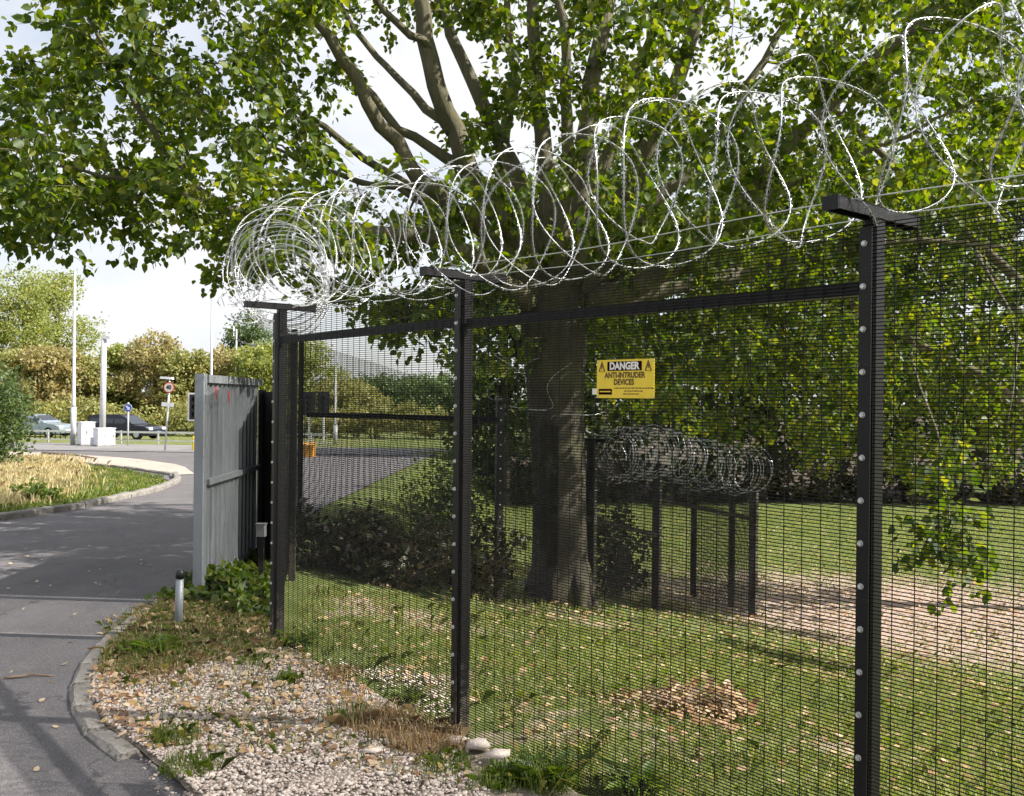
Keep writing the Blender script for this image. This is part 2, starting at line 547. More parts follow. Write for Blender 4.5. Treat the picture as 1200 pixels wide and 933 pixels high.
def strip(name, L, Rr, mat, dz, sub=8, across=3, kind='structure'):
    """loft between two polylines, laid on the ground"""
    def res(P, n):
        P = np.asarray(P, float)
        t = np.concatenate([[0], np.cumsum(np.linalg.norm(np.diff(P, axis=0), axis=1))])
        t /= t[-1]
        return t, P
    N = max(len(L), len(Rr)) * sub
    tt = np.linspace(0, 1, N)

    def ev(P):
        t, P = res(P, N)
        return np.stack([np.interp(tt, t, P[:, 0]), np.interp(tt, t, P[:, 1])], 1)
    A, B = ev(L), ev(Rr)
    w = np.linspace(0, 1, across + 1)
    G = A[:, None] * (1 - w[None, :, None]) + B[:, None] * w[None, :, None]
    Z = gz(G[..., 0], G[..., 1]) + dz
    V = np.concatenate([G, Z[..., None]], -1).reshape(-1, 3)
    k = across + 1
    i = (np.arange(N - 1)[:, None] * k + np.arange(across)[None]).ravel()
    F = np.stack([i, i + 1, i + k + 1, i + k], 1)
    n0 = np.cross(V[F[0, 1]] - V[F[0, 0]], V[F[0, 3]] - V[F[0, 0]])
    if n0[2] < 0: F = F[:, ::-1]
    return tag(link(name, big_mesh(name, V, F, True), mat), kind=kind)


# near forecourt plus lane running away beside the gate
strip('access_road', [(-9.5, -8), (-8.2, 4), (-7.35, 12.9), (-6.75, 14.8), (-6.85, 18.2), (-7.6, 21.0), (-9.6, 23.6), (-14, 30), (-20, 38.2)],
      [(3.0, -8), (1.2, 1.0), (-1.35, 4.2), (-2.68, 5.9), (-2.92, 7.2), (-3.02, 9.0), (-3.05, 16), (-3.1, 26), (-3.1, 38.2)], M['asphalt'], 0.006, 12, 10)
strip('main_road', [(-140, 68), (-60, 54), (-20, 46), (-8, 44.2), (0, 43)], [(-140, 56), (-60, 43), (-20, 37.6), (-8, 36.4), (-2.6, 36)], M['asphalt2'], 0.03, 10, 6)
strip('footpath', [(-60, 41.5), (-28, 37.5), (-17.6, 35.4), (-12.5, 31.2), (-9.6, 27.4), (-7.9, 23.4)], [(-60, 37.5), (-28, 33.5), (-17.6, 31.5), (-13.2, 28.2), (-10.4, 25.6), (-8.2, 22.8)], M['path'], 0.016, 6, 3)


def kerb(name, pts, ln, w, h, base=0.0, lab=None):
    """a row of separate kerb stones along a polyline"""
    pts = np.asarray(pts, float)
    t = np.concatenate([[0], np.cumsum(np.linalg.norm(np.diff(pts, axis=0), axis=1))])
    n = max(1, int(round(t[-1] / ln)))
    root = tag(empty(name, (pts[0][0], pts[0][1], 0)), kind='structure')
    s = np.linspace(0, t[-1], n + 1)
    X = np.interp(s, t, pts[:, 0]); Y = np.interp(s, t, pts[:, 1])
    for i in range(n):
        a = Vector((X[i], Y[i], 0)); b = Vector((X[i + 1], Y[i + 1], 0))
        L = (b - a).length - .012
        ang = math.atan2(b.y - a.y, b.x - a.x)
        mid = (a + b) / 2
        mb = MB()
        c = .022
        prof = [(-w / 2, -.12), (w / 2, -.12), (w / 2, h - c), (w / 2 - c, h), (-w / 2 + c, h), (-w / 2, h - c)]
        # profile is across/up, extruded along the stone, with small chips
        V = []
        for e, sx in enumerate((-L / 2, -L / 6, L / 6, L / 2)):
            for (u, v) in prof:
                j = .006 if v > 0 else 0
                V.append((sx + random.uniform(-j, j) * (e in (1, 2)), u + random.uniform(-j, j), v + random.uniform(-j, j)))
        F = []
        for e in range(3):
            F += [(e * 6 + k, e * 6 + (k + 1) % 6, (e + 1) * 6 + (k + 1) % 6, (e + 1) * 6 + k) for k in range(6)]
        F += [(5, 4, 3, 2, 1, 0), (18, 19, 20, 21, 22, 23)]
        mb.add(V, F)
        z = float(gz(mid.x, mid.y)) + base + random.uniform(-.008, .006)
        mb.build('kerb_stone', M['kerb'], root, (mid.x - pts[0][0], mid.y - pts[0][1], z), (random.uniform(-.02, .02), random.uniform(-.01, .01), ang))
    return root


KN = [(-3.0, 8.3), (-2.98, 7.7), (-2.93, 7.15), (-2.85, 6.55), (-2.70, 5.95), (-2.48, 5.42), (-2.20, 4.98), (-1.86, 4.62)]
kerb('kerb', KN, .46, .125, .045)
kerb('kerb', [(-7.6, 12.2), (-7.25, 13.0), (-6.72, 14.8), (-6.78, 17.9), (-7.3, 20.6), (-8.1, 22.6)], .92, .14, .10)
kerb('kerb', [(-8.2, 22.75), (-10.4, 25.5), (-13.2, 28.1), (-17.6, 31.4)], .92, .14, .07)

# verge between kerb and fence
EDGE_L = [(-3.0, 10.2)] + [(x + .06, y + .02) for x, y in KN] + [(-1.35, 4.12), (-.6, 3.2), (.3, 2.0), (1.2, .8)]
EDGE_R = [(-2.55, 10.2), (-2.06, 8.2), (-1.70, 6.95), (-1.3, 6.4), (-.85, 5.8), (-.2, 5.02), (.45, 4.2), (1.3, 3.2), (2.6, 1.5), (2.9, 1.0)]
verge = strip('verge', EDGE_L, EDGE_R, M['verge'], 0.045, 12, 14)
vm = verge.data
co = np.zeros(len(vm.vertices) * 3); vm.vertices.foreach_get('co', co); co = co.reshape(-1, 3)
co[:, 2] += .014 * np.sin(co[:, 0] * 7 + 2 * np.sin(co[:, 1] * 5)) * np.sin(co[:, 1] * 6.1)
co[-15:, 2] -= .1
k = np.arange(len(co)) % 15
co[k == 0, 2] -= .02; co[k == 14, 2] -= .07
vm.vertices.foreach_set('co', co.ravel()); vm.update()
VERGE_POLY = EDGE_L + EDGE_R[::-1]


def surf(x, y):
    p = np.stack([np.atleast_1d(x), np.atleast_1d(y)], 1)
    z = gz(p[:, 0], p[:, 1])
    return np.where(inpoly(p, VERGE_POLY), z + .045, z)


# ------------------------------------------------------------------ scatter meshes
ICO = None


def rot_basis(n):
    """n random orthonormal bases (n,3,3)"""
    q = rng.normal(size=(n, 4)); q /= np.linalg.norm(q, axis=1)[:, None]
    w, x, y, z = q.T
    return np.stack([np.stack([1 - 2 * (y * y + z * z), 2 * (x * y - z * w), 2 * (x * z + y * w)], -1),
                     np.stack([2 * (x * y + z * w), 1 - 2 * (x * x + z * z), 2 * (y * z - x * w)], -1),
                     np.stack([2 * (x * z - y * w), 2 * (y * z + x * w), 1 - 2 * (x * x + y * y)], -1)], 1)


LEAF6 = np.array([(0, 0, 0), (.22, .36, .07), (.62, .31, .06), (1, 0, -.06), (.62, -.31, .06), (.22, -.36, .07)], float)
LEAF6F = np.array([(0, 3, 2, 1), (0, 5, 4, 3)])
LEAF4 = np.array([(0, 0, 0), (.42, .36, .06), (1, 0, -.03), (.42, -.36, .06)], float)
LEAF4F = np.array([(0, 2, 1), (0, 3, 2)])


def leaves(P, D, size, tmpl=LEAF6, tf=LEAF6F, nrm=None, wide=1.0):
    """leaf blades at P (n,3), pointing along D, one island each"""
    n = len(P)
    D = D / (np.linalg.norm(D, axis=1)[:, None] + 1e-9)
    if nrm is None: nrm = rng.normal(size=(n, 3))
    S = np.cross(nrm, D); S /= (np.linalg.norm(S, axis=1)[:, None] + 1e-9)
    N = np.cross(D, S)
    size = np.broadcast_to(np.asarray(size, float), (n,))
    k = len(tmpl)
    V = (P[:, None] + (tmpl[None, :, 0:1] * D[:, None] + wide * tmpl[None, :, 1:2] * S[:, None] + tmpl[None, :, 2:3] * N[:, None]) * size[:, None, None]).reshape(-1, 3)
    F = (tf[None] + (np.arange(n) * k)[:, None, None]).reshape(-1, tf.shape[1])
    return V, F


def blades(P, h, w, lean=.5, dirs=None, seg=2):
    """grass blades: bent two-quad strips -> quad + tip triangle as degenerate-free quads"""
    n = len(P)
    a = rng.random(n) * 2 * np.pi
    u = np.stack([np.cos(a), np.sin(a), np.zeros(n)], 1)
    ld = rng.random(n) * 2 * np.pi
    L = np.stack([np.cos(ld), np.sin(ld), np.zeros(n)], 1) * (lean * rng.random(n))[:, None]
    h = np.broadcast_to(h, (n,))[:, None]; w = np.broadcast_to(w, (n,))[:, None]
    up = np.array([(0, 0, 1.0)])
    p0 = P - u * w / 2; p1 = P + u * w / 2
    m = P + (up * .6 + L * .35) * h
    m0 = m - u * w * .35; m1 = m + u * w * .35
    t = P + (up * (.95 - .3 * lean) + L * 1.1) * h
    V = np.stack([p0, p1, m1, t, m0], 1).reshape(-1, 3)
    F = (np.array([[0, 1, 2, 3, 4]]) + (np.arange(n) * 5)[:, None])
    return V, F


def catmull(P, n):
    P = np.asarray(P, float)
    t = np.concatenate([[0], np.cumsum(np.linalg.norm(np.diff(P[:, :3], axis=0), axis=1))])
    tt = np.linspace(0, t[-1], n)
    out = np.zeros((n, P.shape[1]))
    for i, s in enumerate(tt):
        k = min(max(np.searchsorted(t, s) - 1, 0), len(P) - 2)
        p0 = P[max(k - 1, 0)]; p1 = P[k]; p2 = P[k + 1]; p3 = P[min(k + 2, len(P) - 1)]
        u = (s - t[k]) / (t[k + 1] - t[k])
        out[i] = .5 * ((2 * p1) + (-p0 + p2) * u + (2 * p0 - 5 * p1 + 4 * p2 - p3) * u * u + (-p0 + 3 * p1 - 3 * p2 + p3) * u ** 3)
    return out


# ------------------------------------------------------------------ mesh fences
def wires(name, a, b, za0, zb0, za1, zb1, pv, ph, r, rv, seg=6, bulge=.004):
    """welded mesh between plan points a and b: close horizontal wires, wider spaced vertical wires"""
    a = np.asarray(a, float); b = np.asarray(b, float)
    L = np.linalg.norm(b - a); dr = (b - a) / L; nm = np.array((-dr[1], dr[0]))
    nh = int((za1 - za0) / ph); nv = int(L / pv)
    VV, FF = [], []
    base = 0

    def runs(P, e1, e2, r):
        nonlocal base
        n, s = P.shape[:2]
        off = np.array([(-1, -1), (1, -1), (1, 1), (-1, 1)]) * r
        v = P[:, :, None] + off[None, None, :, 0:1] * e1 + off[None, None, :, 1:2] * e2
        idx = base + np.arange(n * s * 4).reshape(n, s, 4)
        q = [np.stack([idx[:, :-1, k], idx[:, :-1, (k + 1) % 4], idx[:, 1:, (k + 1) % 4], idx[:, 1:, k]], -1).reshape(-1, 4) for k in range(4)]
        VV.append(v.reshape(-1, 3)); FF.extend(q); base += n * s * 4

    t = np.linspace(0, 1, seg + 1)
    kk = np.linspace(0, 1, nh + 1)
    T, K = np.meshgrid(t, kk)
    ph1, ph2 = rng.random(2) * 6
    bl = bulge * np.sin(T * 5 + ph1 + K * 2) * np.sin(K * 4 + ph2)
    zz = (za0 + (za1 - za0) * K) * (1 - T) + (zb0 + (zb1 - zb0) * K) * T + .0012 * np.sin(T * 9 + K * 40 + ph1)
    P = np.stack([a[0] + dr[0] * L * T + nm[0] * bl, a[1] + dr[1] * L * T + nm[1] * bl, zz], -1)
    runs(P, np.array((nm[0], nm[1], 0)), np.array((0, 0, 1.0)), r)
    tv = (np.arange(nv + 1) + .25) / (nv + .5)
    T, K = np.meshgrid(tv, np.linspace(0, 1, seg + 1), indexing='ij')
    bl = bulge * np.sin(T * 5 + ph1 + K * 2) * np.sin(K * 4 + ph2) + 2 * r
    zz = (za0 + (za1 - za0) * K) * (1 - T) + (zb0 + (zb1 - zb0) * K) * T
    P = np.stack([a[0] + dr[0] * L * T + nm[0] * bl, a[1] + dr[1] * L * T + nm[1] * bl, zz], -1)
    runs(P, np.array((nm[0], nm[1], 0)), np.array((dr[0], dr[1], 0)), rv)
    return big_mesh(name, np.vstack(VV), np.vstack(FF))


bm_ = MB()
for rr, z0, z1 in ((.0115, 0, .003), (.009, .003, .008)):
    bm_.tube([(0, 0, z0), (0, 0, z1)], [rr, rr * .85], 8)
BOLT = bm_.mesh('bolt', False); BOLT.materials.append(M['bolt'])


def fence_post(root, p, dr, z0, z1, arm=.26, bolts=.145, wid=.052, dep=.075, flip=1, clamp=True):
    """box post behind the mesh plane, clamp bar and bolts in front of it, T arm on top"""
    o = Vector(root.location)
    ang = math.atan2(dr[1], dr[0])
    nm = Vector((-dr[1], dr[0], 0)) * flip
    b = Vector((p[0], p[1], 0)) - Vector((o.x, o.y, 0))
    Mz = Matrix.Rotation(ang, 3, 'Z')
    mb = MB()
    h = z1 - z0 + .3
    c = b + nm * (dep / 2 + .008); c.z = (z0 - .3 + z1) / 2 - o.z
    mb.box(c, (wid, dep, h), Mz, .006)
    post = mb.build('post', M['black'], root)
    if clamp:
        mb = MB()
        c = b - nm * .012; c.z = (z0 + .03 + z1 - .03) / 2 - o.z
        mb.box(c, (wid * .86, .007, z1 - z0 - .06), Mz)
        mb.build('clamp_bar', M['black'], post)
        z = z0 + .16
        while z < z1 - .05:
            q = b - nm * .0155; q.z = z - o.z
            q += Vector((dr[0], dr[1], 0)) * (-.006 + random.uniform(-.002, .002))
            bo = link('bolt', BOLT, None, post, q)
            bo.rotation_euler = (-nm).to_track_quat('Z', 'Y').to_euler()
            z += bolts
    if arm:
        mb = MB()
        c = b + nm * .03; c.z = z1 + .022 - o.z
        # inverted channel: web and two flanges
        mb.box(c + Vector((0, 0, .018)), (.06, 2 * arm, .006), Mz)
        for sgn in (-1, 1):
            cc = c + Vector((dr[0], dr[1], 0)) * sgn * .027
            mb.box(cc, (.006, 2 * arm - .002, .042), Mz)
        for sgn in (-1, 1):
            mb.box(c + nm * sgn * (arm + .002), (.058, .005, .046), Mz)
        mb.build('top_arm', M['black'], post)
    return post


def fence(name, label, pts, zb, hs, cats='fence', rails=None, mesh_seg=6, wire=(.0762, .0127, .0016, .0012), skip_posts=(), arm=.26, clamps=True, nomesh=(), pw=.052):
    pts = [np.asarray(p, float) for p in pts]
    root = tag(empty(name, (pts[0][0], pts[0][1], zb[0])), label, cats)
    o = np.array((pts[0][0], pts[0][1], zb[0]))
    for i, p in enumerate(pts):
        a = pts[max(i - 1, 0)]; b = pts[min(i + 1, len(pts) - 1)]
        dr = (b - a) / np.linalg.norm(b - a)
        if i not in skip_posts:
            fence_post(root, p, dr, zb[i], zb[i] + hs[i], arm, clamp=clamps, wid=pw, dep=pw * 1.3)
    for i in range(len(pts) - 1):
        a, b = pts[i], pts[i + 1]
        if i in nomesh: continue
        me = wires('mesh_panel', a - o[:2], b - o[:2], zb[i] + .04 - o[2], zb[i + 1] + .04 - o[2],
                   zb[i] + hs[i] - .02 - o[2], zb[i + 1] + hs[i + 1] - .02 - o[2], *wire, seg=mesh_seg)
        tag(link('mesh_panel', me, M['blackmesh'], root), kind='stuff')
        for rh in (rails[i] if rails else ()):
            rh, rh2 = rh if isinstance(rh, tuple) else (rh, rh)
            dr = (b - a) / np.linalg.norm(b - a); nm = np.array((-dr[1], dr[0]))
            mb = MB()
            A = Vector((*(a + dr * .04 + nm * .03 - o[:2]), zb[i] + rh - o[2])); B = Vector((*(b - dr * .035 + nm * .03 - o[:2]), zb[i + 1] + rh2 - o[2]))
            mid = (A + B) / 2; d = B - A
            q = d.to_track_quat('X', 'Z').to_matrix()
            mb.box(mid, (d.length, .04, .042 if pw < .06 else .06), q, .004)
            mb.box(mid + Vector((0, 0, -.024 if pw < .06 else -.034)), (d.length, .05, .004), q)
            mb.build('rail', M['black'], root)
    return root


front = fence('mesh_fence', 'tall black close-mesh security fence with warning sign across the foreground', [P1, P2, P3, P4], [0, 0, 0, 0], [2.42] * 4,
              rails=[(2.20,), (2.19,), ()], mesh_seg=8)

A_ = at(347, 620, 11.7); B_ = at(585, 703, 11.3); C_ = at(772, 727, 14.4); D_ = at(885, 740, 16.0)
E_ = at(860, 735, 16.9); F_ = at(815, 725, 18.0)
A2, B2, C2, D2, E2, F2 = [np.array(p[:2]) for p in (A_, B_, C_, D_, E_, F_)]
Q2 = (P1 + A2) / 2
fence('mesh_fence', 'black mesh fence side seen edge-on running back from the corner post', [A2, Q2, P1 + (A2 - P1) * .02], [.1, .05, 0], [2.4, 2.4, 2.4],
      rails=[(), ()], mesh_seg=3, skip_posts=(2,), arm=0, clamps=True)
H2 = (B2 + C2) / 2 + np.array((.06, -.1))
fence('mesh_fence', 'farther black mesh fence in the shade beneath the big tree', [A2 + np.array((.07, 0)), B2, H2, C2, D2],
      [.1, -.66, -1.2, -1.64, -2.12], [2.4, 2.42, 2.42, 2.4, 2.4], rails=[((1.47, 2.2),), (1.36,), (1.36,), (1.9,)], mesh_seg=3, skip_posts=(0,), arm=.2, pw=.085, wire=(.0762, .0127, .0019, .0015))
fence('mesh_fence', 'short black fence return at the far enclosure corner below coiled wire', [D2 + np.array((-.08, .08)), E2, F2], [-2.12, -2.15, -2.15], [2.4, 2.4, 2.4],
      rails=[(1.9,), (1.9,)], mesh_seg=2, skip_posts=(0,), arm=0, pw=.08, wire=(.0762, .0127, .0019, .0015), clamps=False)

# ------------------------------------------------------------------ razor wire coils
def coil(name, label, path, R0, R1, pitch0, pitch1, zoff=0.0, squash=1.0, clip=2.5, jitter=.03, barb=.034, tilt=0.0, group=None, rbarb=.0105, rcore=.0026, amp=.42, wobble=.018):
    """path: 3D points of the coil axis; helix whose turns are clipped to their neighbours"""
    path = np.asarray(path, float)
    t = np.concatenate([[0], np.cumsum(np.linalg.norm(np.diff(path, axis=0), axis=1))])
    Ltot = t[-1]
    s = 0.0; th = 0.0
    pts = []
    dth = 2 * np.pi / 44
    ph = rng.random(8) * 6.28
    while s < Ltot:
        f = s / Ltot
        p = pitch0 + (pitch1 - pitch0) * f
        Rr = (R0 + (R1 - R0) * f) * (1 + jitter * 1.6 * math.sin(.31 * th + ph[0]) + jitter * math.sin(1.13 * th + ph[1]))
        ss = s + amp * p * math.cos(clip * th + ph[6] * 0) + .25 * p * math.sin(.23 * th + ph[2])
        ss = min(max(ss, -.25), Ltot + .25)
        c = np.array([np.interp(ss, t, path[:, k]) for k in range(3)])
        if ss < 0 or ss > Ltot:
            d0 = (path[1] - path[0]) / np.linalg.norm(path[1] - path[0]) if ss < 0 else (path[-1] - path[-2]) / np.linalg.norm(path[-1] - path[-2])
            c = c + d0 * (ss if ss < 0 else ss - Ltot)
        i = min(max(np.searchsorted(t, s) - 1, 0), len(path) - 2)
        ax = path[i + 1] - path[i]; ax = ax / np.linalg.norm(ax)
        side = np.cross(ax, (0, 0, 1.0)); side /= np.linalg.norm(side)
        up = np.cross(side, ax)
        wob = wobble * np.array([math.sin(.57 * th + ph[3]), math.sin(.71 * th + ph[4]), math.sin(.43 * th + ph[5])])
        q = c + side * Rr * math.cos(th) + up * (Rr * squash * math.sin(th) + zoff) + ax * tilt * Rr * math.sin(th) + wob
        pts.append(q)
        th += dth; s += p * dth / (2 * np.pi)
    P = np.array(pts)
    o = path[0]
    P = P - o
    root = tag(empty(name, tuple(o)), label, 'razor wire', group)
    n = len(P)
    T = np.gradient(P, axis=0); T /= np.linalg.norm(T, axis=1)[:, None]
    a = np.cross(T, (0.1, 0.2, 1.0)); a /= np.linalg.norm(a, axis=1)[:, None] + 1e-9
    b = np.cross(T, a)
    off = [(1, 0), (0, 1), (-1, 0), (0, -1)]
    V = np.stack([P + (a * u + b * v) * rcore for u, v in off], 1).reshape(-1, 3)
    idx = np.arange(n * 4).reshape(n, 4)
    F = np.vstack([np.stack([idx[:-1, k], idx[:-1, (k + 1) % 4], idx[1:, (k + 1) % 4], idx[1:, k]], -1) for k in range(4)])
    link('wire', big_mesh('wire', V, F, True), M['razor'], root)
    # barbs: two-pointed blades crimped along the wire
    L = np.concatenate([[0], np.cumsum(np.linalg.norm(np.diff(P, axis=0), axis=1))])
    sb = np.arange(0, L[-1], barb)
    Pb = np.stack([np.interp(sb, L, P[:, k]) for k in range(3)], 1)
    Tb = np.stack([np.interp(sb, L, T[:, k]) for k in range(3)], 1); Tb /= np.linalg.norm(Tb, axis=1)[:, None]
    tw = rng.normal(0, .45, len(sb)) + .5 * np.sin(sb * 3)
    ab = np.cross(Tb, (0.1, 0.2, 1.0)); ab /= np.linalg.norm(ab, axis=1)[:, None] + 1e-9
    bb = np.cross(Tb, ab)
    W = ab * np.cos(tw)[:, None] + bb * np.sin(tw)[:, None]
    N = np.cross(Tb, W)
    l_, w_ = barb * .40, rbarb
    tm = [(-l_ * .35, -.0022, 0), (-l_ * 1.15, -w_, .002), (l_ * .35, -.0022, 0), (l_ * 1.15, -w_, .002),
          (l_ * .35, .0022, 0), (l_ * 1.15, w_, .002), (-l_ * .35, .0022, 0), (-l_ * 1.15, w_, .002)]
    V = np.stack([Pb + Tb * x + W * y + N * (z + .001) for x, y, z in tm], 1).reshape(-1, 3)
    tf = np.array([(0, 1, 2, 2), (2, 1, 3, 3), (4, 5, 6, 6)])
    tri = np.array([(0, 2, 1), (0, 3, 2), (4, 6, 5), (4, 7, 6), (0, 2, 4), (0, 4, 6)])
    F = (tri[None] + (np.arange(len(sb)) * 8)[:, None, None]).reshape(-1, 3)
    tag(link('barbs', big_mesh('barbs', V, F), M['razor'], root), kind='stuff')
    return root


def fpt(s, z, n=0.0):
    """point along the front fence: metres from the corner post"""
    L1 = np.linalg.norm(P2 - P1); L2 = np.linalg.norm(P3 - P2)
    if s < L1: p = P1 + (P2 - P1) * s / L1
    else: p = P2 + (P3 - P2) * (s - L1) / L2
    return np.array((p[0] + FNRM[0] * n, p[1] + FNRM[1] * n, z))


coil('razor_wire_coil', 'silver coil of razor wire along the top of the foreground fence',
     [fpt(-.12, 2.80), fpt(.8, 2.77), fpt(2.2, 2.70, .02), fpt(2.9, 2.66), fpt(3.6, 2.70), fpt(4.55, 2.69), fpt(6.4, 2.70)], .345, .285, .12, .19, clip=2.5, jitter=.055, amp=.36, rbarb=.0105, rcore=.0023, wobble=.03)
lw = tag(empty('line_wire', tuple(fpt(0, 2.45))), 'pair of straight galvanised support wires along the foreground fence top', 'wire')
for nn in (-.16, .18):
    mb = MB(); mb.tube([Vector(fpt(q, 2.458 - .02 * math.sin(q * 1.4) ** 2, nn)) - Vector(fpt(0, 2.45)) for q in np.linspace(-.05, 6.4, 30)], .0022, 5); mb.build('strand', M['razor'], lw)
a3 = np.array((*A2, 2.9))
coil('razor_wire_coil', 'tight silver razor wire coil on the corner post, seen end-on', [fpt(-.02, 2.74), (P1[0] - .08, P1[1] + .5, 2.74), (*(P1 + (A2 - P1) * .35), 2.74), (*(P1 + (A2 - P1) * .62), 2.74)],
     .36, .34, .12, .2, jitter=.035, clip=2.5)
coil('razor_wire_coil', 'dense razor wire coil on the far fence corner in shade',
     [(*(C2 + (H2 - C2) * .8), 1.0), (*C2, 1.0), (*(C2 + (D2 - C2) * .5), .72), (*D2, .60)], .34, .37, .085, .11, jitter=.07, clip=1.5, barb=.045, rbarb=.011, rcore=.0033, wobble=.05)
coil('razor_wire_coil', 'loose stretched razor wire strands in front of the big trunk',
     [(*B2, 2.0), (*(B2 + (H2 - B2) * .5), 1.95), (*H2, 1.6)], .33, .36, .62, .7, jitter=.09, clip=2.5, barb=.045, rbarb=.012, rcore=.004)

# loose tangle hanging at the corner post
tg = tag(empty('razor_wire_tangle', (P1[0] - .1, P1[1] + .05, 2.4)), 'tangle of loose razor wire ends hanging off the corner post', 'razor wire')
for q in range(4):
    mb = MB()
    a0 = rng.random() * 6.28; r0 = .10 + .12 * rng.random()
    P = []
    for i in range(26):
        w = a0 + i * .23
        P.append((-.16 + r0 * math.cos(w) * .9 + .02 * math.sin(i), .05 + r0 * .6 * math.sin(w * 1.1), .08 + .03 * q - .012 * i * (q % 3) * .6 + r0 * .8 * math.sin(w)))
    mb.tube(P, .003, 4)
    for i in range(1, 25):
        p = Vector(P[i]); d = (Vector(P[i + 1]) - p).normalized(); s_ = d.cross(Vector((random.random(), random.random(), 1))).normalized()
        mb.add([p - d * .016 + s_ * .013, p, p + d * .016 + s_ * .013], [(0, 1, 2)])
        mb.add([p - d * .016 - s_ * .013, p, p + d * .016 - s_ * .013], [(0, 2, 1)])
    mb.build('strand', M['razor'], tg)

# ------------------------------------------------------------------ warning sign on the fence
def text_mesh(body, size, bold=0.0, sx=1.0):
    cu = bpy.data.curves.new('lettering', 'FONT')
    cu.body = body
    cu.size = size
    cu.align_x = 'CENTER'; cu.align_y = 'CENTER'
    cu.offset = bold
    cu.resolution_u = 3
    ob = bpy.data.objects.new('lettering', cu)
    C.objects.link(ob)
    dg = bpy.context.evaluated_depsgraph_get()
    me = bpy.data.meshes.new_from_object(ob.evaluated_get(dg))
    bpy.data.objects.remove(ob)
    if sx != 1.0:
        me.transform(Matrix.Scale(sx, 4, (1, 0, 0)))
    return me


def fdist(px, py):
    """metres from P2 along the fence where a pixel ray meets the fence plane"""
    d = np.array(at(px, py, 1.0)); d[2] -= CAMH
    dirv = (P3 - P2) / np.linalg.norm(P3 - P2)
    A = np.array([[d[0], -dirv[0]], [d[1], -dirv[1]]])
    k, s = np.linalg.solve(A, P2)
    return s, CAMH + d[2] * k


s0, zt = fdist(703, 423); s1, zt1 = fdist(770, 420); s2, zb_ = fdist(703, 467)
SW, SH = s1 - s0, zt - zb_
dirv = (P3 - P2) / np.linalg.norm(P3 - P2)
sc_ = P2 + dirv * (s0 + s1) / 2 - np.array((-dirv[1], dirv[0])) * .016
sign = tag(empty('warning_sign', (sc_[0], sc_[1], zt - SH / 2 + .002)), 'yellow danger anti-intruder devices sign fixed to the black mesh', 'sign')
# sign local frame: X along fence, Z up, faces -Y
sign.rotation_euler = (0, 0, math.atan2(dirv[1], dirv[0]))
mb = MB(); mb.box((0, 0, 0), (SW, .004, SH), None)
mb.build('plate', M['yellow'], sign)
RX = Matrix.Rotation(R(90), 4, 'X')


def print_on(parent, name, me, mat, x, z, y=-.0035):
    me.transform(RX)
    return link(name, me, mat, parent, (x, y, z))


mb = MB(); mb.box((-.005 * SW, -.0028, SH * .33), (SW * .60, .0012, SH * .24))
mb.build('danger_panel', M['maroon'], sign)
print_on(sign, 'lettering', text_mesh('DANGER', SH * .26, .002, .98), M['signwhite'], -.005 * SW, SH * .325, -.0042)
print_on(sign, 'lettering', text_mesh('ANTI-INTRUDER', SH * .205, .0012, .92), M['print'], 0, SH * .09)
print_on(sign, 'lettering', text_mesh('DEVICES', SH * .205, .0012, .92), M['print'], -.01 * SW, -SH * .09)
for sx in (-1, 1):
    mb = MB()
    cx, cz, q = sx * SW * .405, SH * .31, SH * .13
    for (a, b) in (((-1, -.8), (1, -.8)), ((1, -.8), (0, 1)), ((0, 1), (-1, -.8))):
        pa = Vector((cx + a[0] * q * .75, -.0028, cz + a[1] * q)); pb = Vector((cx + b[0] * q * .75, -.0028, cz + b[1] * q))
        d = pb - pa
        mb.box((pa + pb) / 2, (d.length + .004, .001, .0055), d.to_track_quat('X', 'Y').to_matrix() if abs(d.z) < 1e-6 else Matrix.Rotation(-math.atan2(d.z, d.x), 3, 'Y'))
    mb.box((cx, -.0028, cz + .0), (.005, .001, q * .8))
    mb.build('hazard_triangle', M['print'], sign)
mb = MB(); mb.box((-SW * .34, -.0028, -SH * .335), (SW * .24, .001, SH * .15))
mb.build('maker_panel', M['maroon'], sign)
mb = MB()
mb.box((-SW * .34, -.0038, -SH * .33), (SW * .20, .0008, SH * .03))
mb.build('maker_line', M['yellow'], sign)
mb = MB()
for j, (x0, x1) in enumerate(((-.18, .46), (.0, .30), (-.02, .26))):
    x = x0
    while x < x1:
        w = .02 + .035 * random.random()
        mb.box(((x + w / 2) * SW, -.0026, -SH * (.24 + .075 * j)), (w * SW, .0008, SH * .026))
        x += w + .012
mb.build('small_print', M['print'], sign)
mb = MB(); mb.box((-SW * .54, .002, -SH * .33), (SW * .1, .003, SH * .16)); mb.build('fixing_tab', M['signwhite'], sign)
for sx in (-1, 1):
    for sz in (-1, 1):
        mb = MB(); mb.tube([(sx * SW * .48, -.002, sz * SH * .46), (sx * SW * .48, -.005, sz * SH * .46)], .004, 6)
        mb.build('rivet', M['bolt'], sign)

